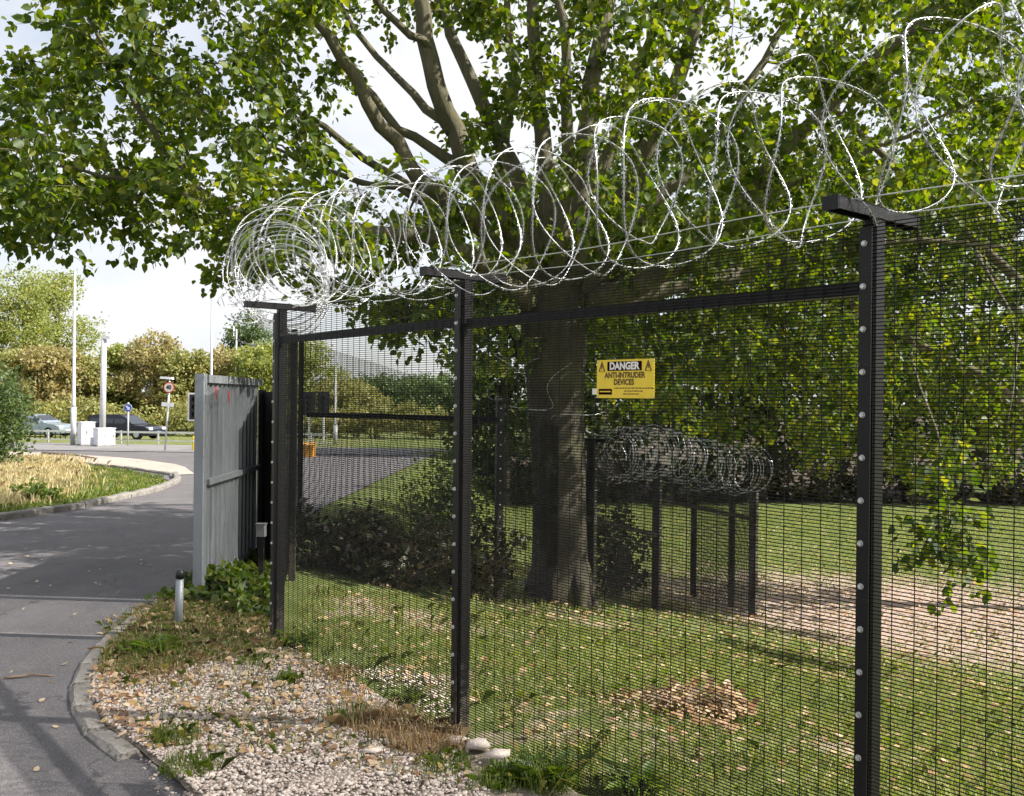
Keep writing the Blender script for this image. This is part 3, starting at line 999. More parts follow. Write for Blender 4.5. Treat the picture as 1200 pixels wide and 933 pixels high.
# ------------------------------------------------------------------ open steel gate, dark panel, posts
ga = gr(233, 708); gb = (ga[0] + .30, 10.3)
gb = np.array(at(302, 655, 10.1)[:2]); ga = np.array(ga)
gdir = (gb - ga); GL = np.linalg.norm(gdir); gdir /= GL
gate = tag(empty('steel_gate', (ga[0], ga[1], 0), math.atan2(gdir[1], gdir[0])), 'open galvanised sheet steel gate with vertical ribs at the road edge', 'gate')
GH = 1.97
mb = MB(); mb.box((.0, 0, GH / 2 + .0), (.09, .09, GH + .02), None, .008); mb.build('end_post', M['galvpost'], gate)
for (nm_, z, h, d, yy) in (('top_rail', GH - .03, .07, .075, 0), ('middle_rail', 1.04, .05, .05, -.03), ('bottom_rail', .16, .06, .05, 0)):
    mb = MB(); mb.box((GL / 2 + .05, yy, z), (GL - .1, d, h), None); mb.build(nm_, M['galvpost'], gate)
npale = 13
for i in range(npale):
    x = .10 + (GL - .2) * (i + .5) / npale
    w = (GL - .2) / npale
    mb = MB()
    # each sheet rib: flat with a raised fold, butted to its neighbours
    pr = [(-w / 2, .004), (-w * .18, .004), (-w * .10, -.016), (w * .10, -.016), (w * .18, .004), (w / 2, .004), (w / 2, .008), (-w / 2, .008)]
    mb.prism([(x + u, v) for u, v in pr], .07, GH - .062 + random.uniform(-.004, .004))
    mb.build('sheet_rib', M['galv'], gate)
for i, (x, z) in enumerate(((.36, GH - .13), (.78, GH - .17))):
    mb = MB()
    mb.box((x, -.022, z), (.055, .004, .075))
    mb.box((x + .02, -.022, z - .06), (.022, .004, .05))
    mb.build('red_tag', M['tag_red'], gate)
mb = MB(); mb.tube([(GL - .03, -.05, .62), (GL - .03, -.05, 1.42)], .014, 8); mb.build('drop_bolt', M['pole'], gate)
for z in (.35, 1.6):
    mb = MB(); mb.tube([(GL + .02, 0, z - .07), (GL + .02, 0, z + .07)], .025, 8); mb.build('hinge', M['galvpost'], gate)

pa = np.array(at(304, 650, 10.05)[:2]); pb_ = np.array(at(331, 650, 9.2)[:2])
dp = pb_ - pa; PL = np.linalg.norm(dp)
dark = tag(empty('dark_panel', (pa[0], pa[1], 0), math.atan2(dp[1], dp[0])), 'narrow black steel panel between the open gate and the mesh fence', 'panel')
mb = MB(); mb.box((.04, 0, .93), (.08, .08, 1.86), None, .006); mb.build('post', M['black'], dark)
for i in range(3):
    mb = MB(); mb.box((.085 + (PL - .09) * (i + .5) / 3, .01, .94), ((PL - .09) / 3 - .008, .018, 1.80)); mb.build('board', M['black'], dark)
mb = MB(); mb.box((PL / 2 + .04, .035, 1.5), (PL - .1, .03, .06)); mb.build('rail', M['black'], dark)

jx, jy = gr(306, 668)
jx, jy = at(306, 668, 8.7)[:2]
jb = tag(empty('junction_box', (jx, jy, 0)), 'small grey box on a stub post behind the gate weeds', 'box')
mb = MB(); mb.box((0, 0, .24), (.045, .045, .48)); mb.build('stub_post', M['black'], jb)
mb = MB(); mb.box((0, -.01, .55), (.085, .07, .11), None, .006); mb.build('housing', M['concrete_box'], jb)
mb = MB(); mb.box((0, -.01, .611), (.094, .08, .010)); mb.build('lid', M['concrete_box'], jb)

bx, by = gr(209, 741)
bo = tag(empty('marker_post', (bx, by, 0.04), 0), 'short white marker post with black cap beside the kerb', 'post')
bo.rotation_euler = (R(1), R(1.5), 0)
mb = MB(); mb.tube([(0, 0, -.1), (0, 0, .37)], [.030, .029], 14); mb.build('shaft', M['galvpost'], bo, smooth=True)
mb = MB(); mb.tube([(0, 0, .37), (0, 0, .405), (0, 0, .43), (0, 0, .437)], [.033, .033, .030, .02], 14); mb.build('cap', M['plastic_black'], bo, smooth=True)

# ------------------------------------------------------------------ far roadside furniture
def gpt(px, py, Y):
    x = at(px, py, Y)[0]
    return x, Y, float(gz(x, Y))


def lamp_column(px, py_top, Y, r, label, head=True, dirx=1):
    x, y, z = gpt(px, 500, Y)
    top = at(px, py_top, Y)[2]
    root = tag(empty('lamp_column', (x, y, z)), label, 'lamp post', 'tall lamp columns')
    H = top - z
    mb = MB(); mb.tube([(0, 0, 0), (0, 0, H * .22)], r * 1.5, 10); mb.tube([(0, 0, H * .22), (0, 0, H * .24), (0, 0, H)], [r * 1.5, r, r * .62], 10); mb.build('column', M['pole'], root, smooth=True)
    if head:
        mb = MB(); mb.tube([(0, 0, H), (dirx * .35, 0, H + .06), (dirx * .6, 0, H + .07)], [.03, .03, .03], 6); mb.build('arm', M['pole'], root)
        mb = MB(); mb.tube([(dirx * .55, 0, H + .08), (dirx * .7, 0, H + .10), (dirx * 1.05, 0, H + .06)], [.05, .10, .05], 8); mb.build('lantern', M['pole'], root)
    return root


lamp_column(86, 318, 44, .085, 'tall thin lamp column beside the pale cabinets', False, 1)
lamp_column(247, 322, 66, .10, 'slender lamp column rising just behind the gate top', False, 1)
lamp_column(276, 386, 72, .09, 'shorter far lamp column between gate and corner post', True, -1)
lamp_column(393, 418, 50, .07, 'thin lamp column seen through the mesh beside the road', False)

x, y, z = gpt(120, 505, 45)
ms = tag(empty('camera_mast', (x, y, z)), 'thick pale camera mast standing behind the white cabinets', 'mast')
top = at(123, 398, 45)[2] - z
mb = MB(); mb.tube([(0, 0, 0), (.03, 0, top)], [.15, .125], 14); mb.build('shaft', M['pole'], ms, smooth=True)
mb = MB(); mb.tube([(.03, 0, top), (.03, 0, top + .16)], .07, 10); mb.box((.16, -.05, top + .10), (.42, .16, .14)); mb.build('camera_head', M['grey_cab'], ms)


def cabinet(px, py, Y, w, d, h, rz, label, doors=2):
    x, y, z = gpt(px, py, Y)
    root = tag(empty('roadside_cabinet', (x, y, z), rz), label, 'cabinet', 'roadside cabinets')
    mb = MB(); mb.box((0, 0, .04), (w + .06, d + .06, .10)); mb.build('plinth', M['kerb'], root)
    mb = MB(); mb.box((0, 0, .09 + h / 2), (w, d, h), None, .015); mb.build('housing', M['grey_cab'], root)
    mb = MB(); mb.box((0, 0, h + .105), (w + .05, d + .05, .03)); mb.build('lid', M['grey_cab'], root)
    for i in range(doors):
        dr_ = MB(); dr_.box((-w / 2 + w * (i + .5) / doors, -d / 2 - .008, .09 + h / 2), (w / doors - .03, .012, h - .08))
        q = dr_.build('door', M['grey_cab'], root)
        mb = MB(); mb.box((-w / 2 + w * (i + .8) / doors, -d / 2 - .02, .09 + h * .55), (.03, .02, .12)); mb.build('handle', M['plastic_black'], q)
    return root


cabinet(101, 517, 43.5, .62, .62, 1.0, R(40), 'taller pale grey roadside cabinet next to the lamp column')
cabinet(122, 518, 42.5, .80, .52, .74, R(46), 'low pale roadside cabinet at the foot of the camera mast', 2)
x, y, z = gpt(107.5, 518, 42.4)
mbx = tag(MB().box((0, 0, .2), (.12, .12, .42), None, .01).box((0, 0, .42), (.14, .14, .02)).build('service_stub', M['grey_cab'], None, (x, y, z), (0, 0, R(40))), 'tiny white service stub in front of the taller cabinet', 'stub')


def round_sign(px, pyc, pyb, Y, dia, label, ring, face, txt=None, plate=False, lamp=False, lean=0):
    x, y, z = gpt(px, pyb, Y)
    zc = at(px, pyc, Y)[2] - z
    root = tag(empty('road_sign', (x, y, z)), label, 'sign')
    root.rotation_euler = (0, lean, 0)
    mb = MB(); mb.tube([(0, .04, -.05), (0, .04, zc + .25)], .038, 8); mb.build('pole', M['pole'], root, smooth=True)
    mb = MB(); mb.tube([(0, 0, zc), (0, -.012, zc)], dia / 2, 28); mb.build('ring_plate', ring, root)
    mb = MB(); mb.tube([(0, -.0125, zc), (0, -.018, zc)], dia / 2 * (.80 if txt else .93), 28); mb.build('face_plate', face, root)
    if txt:
        print_on(root, 'lettering', text_mesh(txt, dia * .52, .012, .9), M['plastic_black'], 0, zc, -.02)
    else:
        mb = MB(); mb.prism([(-.03, -.11), (.03, -.11), (.03, .02), (.09, .02), (0, .13), (-.09, .02), (-.03, .02)], 0, .004,
                            Matrix.Translation((0, -.02, zc)) @ RX @ Matrix.Rotation(R(225), 4, 'Z'))
        mb.build('arrow', M['signwhite'], root)
    if plate:
        mb = MB(); mb.box((0, -.005, at(px, 474, Y)[2] - z), (.50, .012, .17)); mb.build('lower_plate', M['white_paint'], root)
    if lamp:
        mb = MB(); mb.tube([(0, .04, zc + .25), (0, -.02, zc + .36), (0, -.3, zc + .40)], .022, 6); mb.build('lamp_arm', M['pole'], root)
        mb = MB(); mb.box((0, -.28, zc + .38), (.52, .22, .09), None, .03); mb.build('lamp_hood', M['grey_cab'], root)
    return root


round_sign(193, 454, 523, 38, .45, 'red ringed 40 speed limit sign on a leaning pole', M['red'], M['signwhite'], '40', True, True, R(3.2))
round_sign(149.5, 478, 518, 44, .40, 'small blue round sign on a thin pole near the cabinets', M['signwhite'], M['blue'])


def signal(px, py, Y, label, back=True, hh=1.15):
    x, y, z = gpt(px, py, Y)
    zc = at(px, py, Y)[2] - z
    root = tag(empty('traffic_signal', (x, y, z)), label, 'traffic light', 'traffic lights at the junction')
    mb = MB(); mb.tube([(0, .1, 0), (0, .1, zc + hh / 2)], .055, 8); mb.build('pole', M['pole'], root)
    mb = MB(); mb.box((0, 0, zc), (.62, .02, hh)); mb.build('white_border', M['white_paint'] if back else M['plastic_black'], root)
    mb = MB(); mb.box((0, -.014, zc), (.48, .01, hh - .14)); mb.build('backing_board', M['plastic_black'], root)
    for k in (-1, 0, 1):
        mb = MB(); mb.tube([(0, -.02, zc + k * .30), (0, -.16, zc + k * .30)], .105, 12, False); mb.build('hood', M['plastic_black'], root)
    return root


signal(229, 477, 38, 'white bordered traffic light peeking out beside the gate edge')
signal(362, 473, 46, 'dark traffic light seen through the mesh by the corner post', False)
signal(379, 472, 49, 'second traffic light seen through the mesh, nearer the lamp column', False)
x, y, z = gpt(228, 513, 39)
yb = tag(empty('yellow_bollard', (x, y, z)), 'pale yellow bollard below the traffic light by the gate', 'bollard')
mb = MB(); mb.tube([(0, 0, 0), (0, 0, .55), (0, 0, .62)], [.10, .10, .06], 10); mb.build('shaft', M['yellow'], yb)
mb = MB(); mb.tube([(0, 0, .38), (0, 0, .46)], .104, 10, False); mb.build('white_band', M['white_paint'], yb)
x, y, z = gpt(360, 523, 34)
gbn = tag(empty('grit_bin', (x, y, z)), 'orange grit bin seen through the mesh beside the junction', 'bin')
mb = MB(); mb.prism([(-.25, -.2), (.25, -.2), (.28, .22), (-.28, .22)], 0, .42); mb.build('tub', M['orange'], gbn)
mb = MB(); mb.box((0, 0, .46), (.60, .48, .08), Matrix.Rotation(R(8), 3, 'X'), .02); mb.build('lid', M['orange'], gbn)

# guard rail along the main road
rail = tag(empty('guard_rail', (-26, 50, 0)), 'long white guard rail along the far side of the main road', 'guard rail')


def rail_pt(x): return (x, 49.2 - (x + 60) * .135 + 4.2)


for x in np.arange(-40, -8.9, 2.0):
    y = rail_pt(x)[1]; z = float(gz(x, y))
    mb = MB(); mb.box((x + 26, y - 50 + .06, z + .32), (.08, .08, .66)); mb.build('post', M['pole'], rail)
for zz, hh in ((.58, .10), (.16, .07)):
    mb = MB()
    P = [(x + 26, rail_pt(x)[1] - 50, float(gz(x, rail_pt(x)[1])) + zz) for x in np.arange(-40, -8.9, 3.1)]
    for p, q in zip(P[:-1], P[1:]):
        d = Vector(q) - Vector(p)
        mb.box((Vector(p) + Vector(q)) / 2, (d.length, .03, hh), d.to_track_quat('X', 'Z').to_matrix())
    mb.build('beam', M['white_paint'], rail)
for x in np.arange(-27.5, -20.5, .28):
    y = rail_pt(x)[1]; z = float(gz(x, y))
    mb = MB(); mb.box((x + 26, y - 50 + .02, z + .37), (.05, .02, .36)); mb.build('baluster', M['plastic_black'], rail)


def car(px, py, Y, rz, label, paint, L=4.4, W=1.75, H=1.45, estate=True):
    x, y, z = gpt(px, py, Y)
    root = tag(empty('car', (x, y, z + .03), rz), label, 'car', 'cars on the main road')
    # +X is the front
    low = [(-L / 2, .30), (-L / 2 - .03, .55), (-L / 2 + .05, .86), (L * .20, .90), (L * .42, .78), (L / 2 - .02, .62), (L / 2 + .02, .42), (L / 2 - .05, .24), (-L / 2 + .1, .22)]
    up = [(-L / 2 + .08, .86), (-L / 2 + .25, H - .08), (-L / 2 + .6, H - .01), (0.0, H), (L * .05, H - .04), (L * .22, .89)] if estate else \
         [(-L * .36, .86), (-L * .22, H - .05), (-L * .08, H), (L * .04, H - .03), (L * .24, .89)]

    def ext(poly, w0, w1):
        n = len(poly)
        zmin, zmax = min(p[1] for p in poly), max(p[1] for p in poly)
        V = []
        for sy in (-1, 1):
            for (u, v) in poly:
                k = (v - zmin) / (zmax - zmin)
                V.append((u, sy * (w0 + (w1 - w0) * k) / 2, v))
        F = [(i, (i + 1) % n, n + (i + 1) % n, n + i) for i in range(n)] + [tuple(range(n)), tuple(range(2 * n - 1, n - 1, -1))]
        return V, F
    mb = MB(); mb.add(*ext(low, W, W * .97)); mb.build('body', paint, root)
    mb = MB(); mb.add(*ext(up, W * .95, W * .74)); cab = mb.build('cabin', paint, root)
    for sy in (-1, 1):
        x0, x1 = (-L / 2 + .3, L * .17) if estate else (-L * .28, L * .18)
        for a, b in ((x0, x0 + (x1 - x0) * .30), (x0 + (x1 - x0) * .33, x0 + (x1 - x0) * .62), (x0 + (x1 - x0) * .65, x1)):
            mb = MB(); t0 = sy * (W * .475 + .006); t1 = sy * (W * .38 + .012)
            e = .0 if b < x1 - .01 else -.42
            mb.add([(a, t0 - sy * .01, .93), (b, t0 - sy * .01, .93), (b + e, t1, H - .12), (a + (.1 if a < x0 + .01 else 0), t1, H - .12)], [(0, 1, 2, 3) if sy < 0 else (3, 2, 1, 0)])
            mb.build('side_window', M['carglass'], cab)
    mb = MB()
    mb.add([(L * .225, -W * .43, .91), (L * .225, W * .43, .91), (L * .07, W * .35, H - .06), (L * .07, -W * .35, H - .06)], [(0, 1, 2, 3)])
    mb.build('windscreen', M['carglass'], cab)
    for sx in (-.31, .31):
        for sy in (-1, 1):
            mb = MB(); mb.tube([(sx * L, sy * (W / 2 - .20), .31), (sx * L, sy * (W / 2 + .01), .31)], .31, 18)
            w_ = mb.build('wheel', M['tyre'], root)
            mb = MB(); mb.tube([(sx * L, sy * (W / 2 + .005), .31), (sx * L, sy * (W / 2 + .022), .31)], [.19, .17], 14); mb.build('rim', M['pole'], w_)
    for sy in (-1, 1):
        mb = MB(); mb.box((L / 2 - .13, sy * W * .36, .66), (.26, .36, .15), None, .03); mb.build('headlight', M['lamp_white'], root)
        mb = MB(); mb.box((L * .17, sy * (W / 2 + .08), .98), (.12, .16, .12)); mb.build('mirror', paint, root)
        mb = MB(); mb.box((-L / 2 + .03, sy * W * .40, .75), (.1, .2, .22)); mb.build('tail_light', M['red'], root)
    mb = MB(); mb.box((L / 2 + .02, 0, .42), (.02, .5, .11)); mb.build('number_plate', M['white_paint'], root)
    return root


car(147, 512, 56, R(-14), 'dark navy estate car passing behind the blue sign', M['navy'])
car(46, 508, 60, R(-12), 'silver blue car half hidden by the roadside bush', M['silverblue'], 4.2, 1.7, 1.42, False)

# ------------------------------------------------------------------ trees
def add_branches(mb, P, n=5):
    mb.tube([p[:3] for p in P], [p[3] for p in P], n, cap=False)


def grow(root, limbs, clumps, leaf_mat, leaf_size, per, spread, seedlen=.5, origin=(0, 0, 0), name_limb='limb', trunk=None, droop=.35, bark='bark'):
    """limbs: polylines (x,y,z,r); every clump centre is reached by a branch from the nearest wood, then carries twigs and leaves"""
    o = np.asarray(origin, float)
    nodes = []
    if trunk is not None:
        P = catmull(trunk, 14)
        mb = MB()
        rr = P[:, 3]
        mb.tube([tuple(p[:3] - o) for p in P], list(rr), 16)
        # fluted, uneven trunk
        vv = []
        for v in mb.v:
            w = 1 + .0
            vv.append(v)
        mb.v = vv
        mb.build('trunk', M[bark], root, smooth=True)
        nodes += [tuple(p) for p in P[6:]]
    for Lm in limbs:
        P = catmull(Lm, max(8, 3 * len(Lm)))
        P[1:-1, :3] += rng.normal(0, .025, (len(P) - 2, 3))
        mb = MB(); mb.tube([tuple(p[:3] - o) for p in P], list(np.maximum(P[:, 3], .008)), 9)
        mb.build(name_limb, M['bark_limb'], root, smooth=True)
        nodes += [tuple(p) for p in P[2:]]
    nodes = np.array(nodes)
    clumps = np.asarray(clumps)
    d0 = np.array([np.min(np.linalg.norm(nodes[:, :3] - c, axis=1)) for c in clumps])
    mb = MB()
    LP, LD = [], []
    for c in clumps[np.argsort(d0)]:
        dist = np.linalg.norm(nodes[:, :3] - c, axis=1) + .6 * np.maximum(0, nodes[:, 2] - c[2])
        k = int(np.argmin(dist))
        a = nodes[k, :3]; r0 = min(nodes[k, 3] * .7, .012 + .011 * dist[k])
        L = np.linalg.norm(c - a)
        m = max(3, int(L / .35))
        t = np.linspace(0, 1, m + 1)[:, None]
        bend = np.array((0, 0, 1.0)) * L * .12 * np.sin(t * np.pi) + rng.normal(0, .05, 3) * np.sin(t * np.pi) * L
        P = a + (c - a) * t + bend
        rad = r0 + (.005 - r0) * t[:, 0]
        add_branches(mb, [(*(p - o), r) for p, r in zip(P, rad)])
        nodes = np.vstack([nodes, np.hstack([P[1:], rad[1:, None]])])
        nt = 5
        for j in range(nt):
            dv = rng.normal(size=3); dv[2] = dv[2] * .6 - droop * .6; dv /= np.linalg.norm(dv)
            ln = spread * (.55 + .8 * rng.random())
            q = P[-1 - (j % 2)]
            tt = np.linspace(0, 1, 4)[:, None]
            tw = q + dv * ln * tt + np.array((0, 0, -1.0)) * droop * ln * tt ** 2 * .6
            add_branches(mb, [(*(p - o), .0045 * (1 - .7 * u[0])) for p, u in zip(tw, tt)], 3)
            n = max(1, int(rng.poisson(per / nt)))
            u = rng.random(n) ** .7
            pp = q + dv * ln * u[:, None] + np.array((0, 0, -1.0)) * droop * ln * (u ** 2)[:, None] * .6
            pp = pp + rng.normal(0, spread * .13, (n, 3))
            ld = dv + rng.normal(0, .75, (n, 3)) + np.array((0, 0, -.55))
            LP.append(pp); LD.append(ld)
    mb.build('branches', M['bark_limb'], root)
    LP, LD = np.vstack(LP), np.vstack(LD)
    nr = rng.normal(size=LP.shape) + np.array((.25, -.15, .8))
    V, F = leaves(LP - o, LD, leaf_size * (.65 + .6 * rng.random(len(LP))), nrm=nr)
    crown = link('crown', big_mesh('crown', V, F), leaf_mat, root)
    tag(crown, kind='stuff')
    return len(LP)


def px_limb(pts, k=1.0):
    return [(*at(px, py, Y), r * k) for px, py, Y, r in pts]


def px_clumps(poly, n, Y0, Y1, gaps=(), skew=None):
    out = []
    p = sample_poly(poly, n * 2)
    for q in p:
        if len(out) >= n: break
        bad = False
        for (gx_, gy_, ax, ay, pr) in gaps:
            if ((q[0] - gx_) / ax) ** 2 + ((q[1] - gy_) / ay) ** 2 < 1 and random.random() < pr:
                bad = True
        if bad: continue
        Y = Y0 + (Y1 - Y0) * random.random()
        out.append(at(q[0], q[1], Y))
    return out


TB = at(656, 712, 12.5)
troot = tag(empty('broadleaf_tree', TB), 'large broadleaf tree with many spreading limbs behind the fence', 'tree')
trunk = px_limb([(656, 722, 12.5, .47), (656, 700, 12.5, .41), (656, 640, 12.5, .37), (655, 560, 12.5, .36), (652, 480, 12.5, .37), (650, 400, 12.5, .44), (648, 345, 12.5, .42), (650, 320, 12.5, .25)])
limbs = [px_limb(q, .82) for q in (
    [(636, 350, 12.5, .25), (600, 275, 12.4, .20), (548, 190, 12.2, .165), (515, 110, 12, .15), (498, 30, 11.9, .13), (485, -60, 11.8, .10), (470, -200, 11.5, .06), (450, -300, 11.2, .02)],
    [(646, 340, 12.6, .22), (612, 225, 12.8, .15), (575, 140, 13, .125), (535, 55, 13.2, .10), (500, -60, 13.4, .07), (440, -220, 13.6, .02)],
    [(628, 345, 12.3, .19), (560, 265, 11.8, .14), (500, 218, 11.3, .12), (450, 150, 10.9, .10), (400, 70, 10.5, .08), (360, 10, 10.2, .06), (300, -90, 10, .03)],
    [(545, 195, 12.2, .10), (480, 160, 12.3, .075), (430, 105, 12.4, .065), (378, 30, 12.4, .05), (330, -40, 12.4, .03)],
    [(528, 155, 12.1, .09), (470, 95, 12.6, .06), (420, 40, 13, .05), (380, -30, 13.2, .03)],
    [(620, 355, 12.1, .16), (540, 292, 11.2, .12), (440, 268, 10.6, .09), (330, 264, 10.2, .07), (250, 236, 10, .05), (150, 208, 9.8, .03), (50, 195, 9.6, .015)],
    [(250, 236, 10, .045), (180, 150, 9.7, .035), (120, 60, 9.4, .025), (80, -40, 9.2, .012)],
    [(650, 335, 12.5, .22), (642, 220, 12.7, .16), (630, 100, 12.8, .12), (626, 0, 12.9, .10), (620, -150, 13, .05), (620, -260, 13, .02)],
    [(668, 345, 12.7, .26), (685, 220, 13, .20), (690, 110, 13.2, .16), (715, 0, 13.4, .12), (740, -150, 13.5, .06), (760, -260, 13.5, .02)],
    [(684, 350, 12.6, .24), (716, 275, 12.3, .17), (752, 190, 12, .15), (792, 90, 11.7, .12), (830, -20, 11.5, .08), (880, -160, 11.3, .03)],
    [(690, 360, 12.5, .22), (770, 322, 12, .16), (850, 262, 11.6, .13), (950, 140, 11.2, .10), (1050, 50, 11, .07), (1150, -40, 10.8, .04)],
    [(600, 305, 12.3, .13), (520, 245, 12, .085), (440, 195, 11.6, .06), (350, 130, 11.2, .04), (280, 80, 11, .02)],
    [(560, 262, 12.0, .09), (470, 222, 12.2, .06), (400, 205, 12.4, .045), (300, 165, 12.5, .02)],
    [(630, 320, 12.8, .15), (588, 200, 13.2, .11), (602, 90, 13.6, .085), (590, -40, 13.9, .05)],
    [(690, 340, 12.7, .14), (765, 240, 12.8, .10), (850, 150, 13, .08), (900, 60, 13.2, .06), (960, -40, 13.4, .03)],
    [(700, 350, 12.6, .13), (800, 290, 12.5, .09), (900, 232, 12.4, .07), (1000, 190, 12.2, .05), (1120, 130, 12, .02)],
    [(650, 325, 12.4, .15), (662, 200, 12.2, .11), (664, 90, 12.1, .085), (650, -30, 12, .05)],
    [(668, 335, 12.4, .15), (712, 200, 12.3, .11), (742, 100, 12.3, .085), (790, -50, 12.2, .04)],
    [(505, 60, 11.9, .07), (450, 10, 11.5, .05), (400, -50, 11.2, .03)],
    [(690, 362, 12.8, .17), (800, 335, 13.3, .12), (920, 312, 13.8, .09), (1050, 282, 14.2, .06), (1180, 290, 14.5, .03)],
)]
gapsL = [(60, 95, 20, 18, .7), (300, 130, 22, 18, .8), (250, 60, 18, 14, .7), (345, 60, 20, 26, .7), (320, 210, 25, 14, .7), (180, 215, 22, 14, .7), (270, 275, 22, 16, .8), (150, 115, 26, 16, .95), (112, 150, 36, 30, .8), (215, 262, 26, 20, .8), (470, 150, 75, 85, .86), (520, 60, 30, 60, .8), (440, 225, 40, 30, .75), (30, 262, 20, 14, .7), (5, 20, 46, 46, 1)]
cl = []
cl += px_clumps([(40, -60), (42, 40), (70, 64), (-60, 72), (-60, 258), (20, 250), (65, 296), (110, 256), (150, 294), (195, 272), (225, 308), (255, 338), (300, 326), (380, 318), (520, 300), (560, 220), (440, 120), (400, 40), (380, -60)], 222, 8.6, 13.2, gapsL)
gapsR = [(690, 205, 110, 95, .5), (1030, 150, 55, 26, .93), (1185, 235, 25, 45, .9), (560, 110, 28, 90, .7), (905, 30, 30, 18, .8), (860, 60, 16, 22, .7), (600, 225, 20, 30, .6)]
cl += px_clumps([(400, -60), (1270, -60), (1270, 200), (1000, 235), (900, 280), (700, 290), (600, 255), (560, 210), (540, 40)], 270, 9.2, 14.6, gapsR)
cl += px_clumps([(560, 270), (1010, 250), (1010, 400), (860, 430), (700, 420), (560, 420)], 95, 11.2, 15.5)
cl += px_clumps([(320, 330), (545, 330), (545, 392), (500, 396), (440, 372), (360, 360)], 24, 10.5, 13.5)
# crown above the frame
for _ in range(150):
    v = rng.normal(size=3); v /= np.linalg.norm(v); v *= rng.random() ** .4
    c = np.array((.6, 12.0, 9.6)) + v * np.array((6.4, 3.3, 3.6))
    if c[2] > 7.0: cl.append(tuple(c))
for k in range(7):
    a = k * .9 + random.uniform(-.2, .2); q = random.uniform(.75, 1.05)
    MB().tube([(.26 * math.cos(a), .26 * math.sin(a), .75), (.40 * math.cos(a), .40 * math.sin(a), .28), (.50 * q * math.cos(a), .50 * q * math.sin(a), .05), (.72 * q * math.cos(a), .72 * q * math.sin(a), -.16)], [.08, .10, .08, .05], 8).build('root', M['bark'], troot, smooth=True)
nl = grow(troot, [[(x, y, z, r) for x, y, z, r in L] for L in limbs], cl, M['leaf_main'], .098, 88, .42, origin=TB, trunk=trunk)

RB = at(1290, 600, 18.5)
RB = (RB[0], RB[1], float(gz(RB[0], RB[1])))
r2 = tag(empty('broadleaf_tree', RB), 'sunlit broadleaf tree drooping over the lawn at the far right', 'tree')
rtr = [(RB[0], RB[1], RB[2] - .2, .28), (RB[0], RB[1], RB[2] + 1.5, .22), (RB[0] - .1, RB[1], RB[2] + 4, .2), (RB[0] + .1, RB[1], RB[2] + 7, .14), (RB[0], RB[1], RB[2] + 10, .06)]
rl = [[(RB[0], RB[1], RB[2] + 3, .14), at(950, 330, 17.5) + (.08,), at(820, 330, 16.5) + (.04,)],
      [(RB[0], RB[1], RB[2] + 3.5, .14), at(1150, 300, 16.5) + (.05,), at(1190, 380, 14) + (.022,), at(1180, 500, 12.5) + (.008,)],
      [(RB[0], RB[1], RB[2] + 5, .12), at(1000, 150, 17) + (.06,), at(900, 60, 15.5) + (.03,)],
      [(RB[0], RB[1], RB[2] + 3, .12), at(1080, 400, 15) + (.03,), at(1105, 520, 11.5) + (.012,), at(1112, 610, 10) + (.006,)]]
rc = px_clumps([(820, 240), (1010, 230), (1280, 120), (1280, 560), (1180, 575), (1040, 560), (900, 520), (700, 470), (720, 330)], 250, 13.5, 20.5, [(1190, 260, 28, 50, .9), (1040, 150, 60, 40, .8)])
rc += px_clumps([(1030, -40), (1280, -40), (1280, 250), (1050, 250)], 70, 13.5, 20, [(1030, 150, 60, 30, .9), (1190, 240, 28, 50, .9)])
rc += [at(1100, 622, 10), at(1122, 640, 10.1), at(1085, 634, 9.9), at(1138, 655, 10), at(1112, 600, 10.2), at(1110, 560, 10.6), at(1120, 520, 11)]
grow(r2, rl, rc, M['leaf_right'], .115, 84, .5, origin=RB, trunk=rtr)


def far_tree(root, H, crown, nleaf, size, mat, trunk_r=.2, seed=0, wood=True, floor=.05):
    """crown: list of (x,y,z,rx,ry,rz) lobes; leaf clumps crowd the shell and leave gaps"""
    if wood:
        mb = MB()
        zt = H * .8
        mb.tube([(0, 0, -.3), (.05, .02, zt * .35), (-.1, .05, zt * .7), (0, 0, zt)], [trunk_r * 1.2, trunk_r, trunk_r * .6, .03], 7)
        for (x, y, z, rx, ry, rz) in crown:
            z0 = max(.6, z - rz * .9)
            mb.tube([(0, 0, min(z0, zt * .6)), (x * .5, y * .5, (z0 + z) / 2), (x, y, z)], [trunk_r * .5, trunk_r * .3, .02], 5, False)
        mb.build('trunk', M['bark'], root)
    LP, LD = [], []
    tot = sum(c[3] * c[4] + c[4] * c[5] + c[3] * c[5] for c in crown)
    for (x, y, z, rx, ry, rz) in crown:
        w = (rx * ry + ry * rz + rx * rz) / tot
        nc = max(6, int(nleaf * w / 26))
        v = rng.normal(size=(nc, 3)); v /= np.linalg.norm(v, axis=1)[:, None]
        v *= (rng.random(nc) ** .33)[:, None]
        cc = np.array((x, y, z)) + v * np.array((rx, ry, rz))
        sp = .16 * (rx + ry + rz) / 3
        for c in cc:
            k = rng.poisson(26)
            p = c + rng.normal(0, 1, (k, 3)) * sp * np.array((1, 1, .75))
            p[:, 2] = np.maximum(p[:, 2], floor)
            LP.append(p); LD.append(rng.normal(size=(k, 3)) + np.array((0, 0, -.3)))
    LP, LD = np.vstack(LP), np.vstack(LD)
    V, F = leaves(LP, LD, size * (.6 + .8 * rng.random(len(LP))), LEAF4, LEAF4F, nrm=rng.normal(size=LP.shape) + np.array((.3, -.3, .6)))
    return tag(link('crown', big_mesh('crown', V, F), mat, root), kind='stuff')


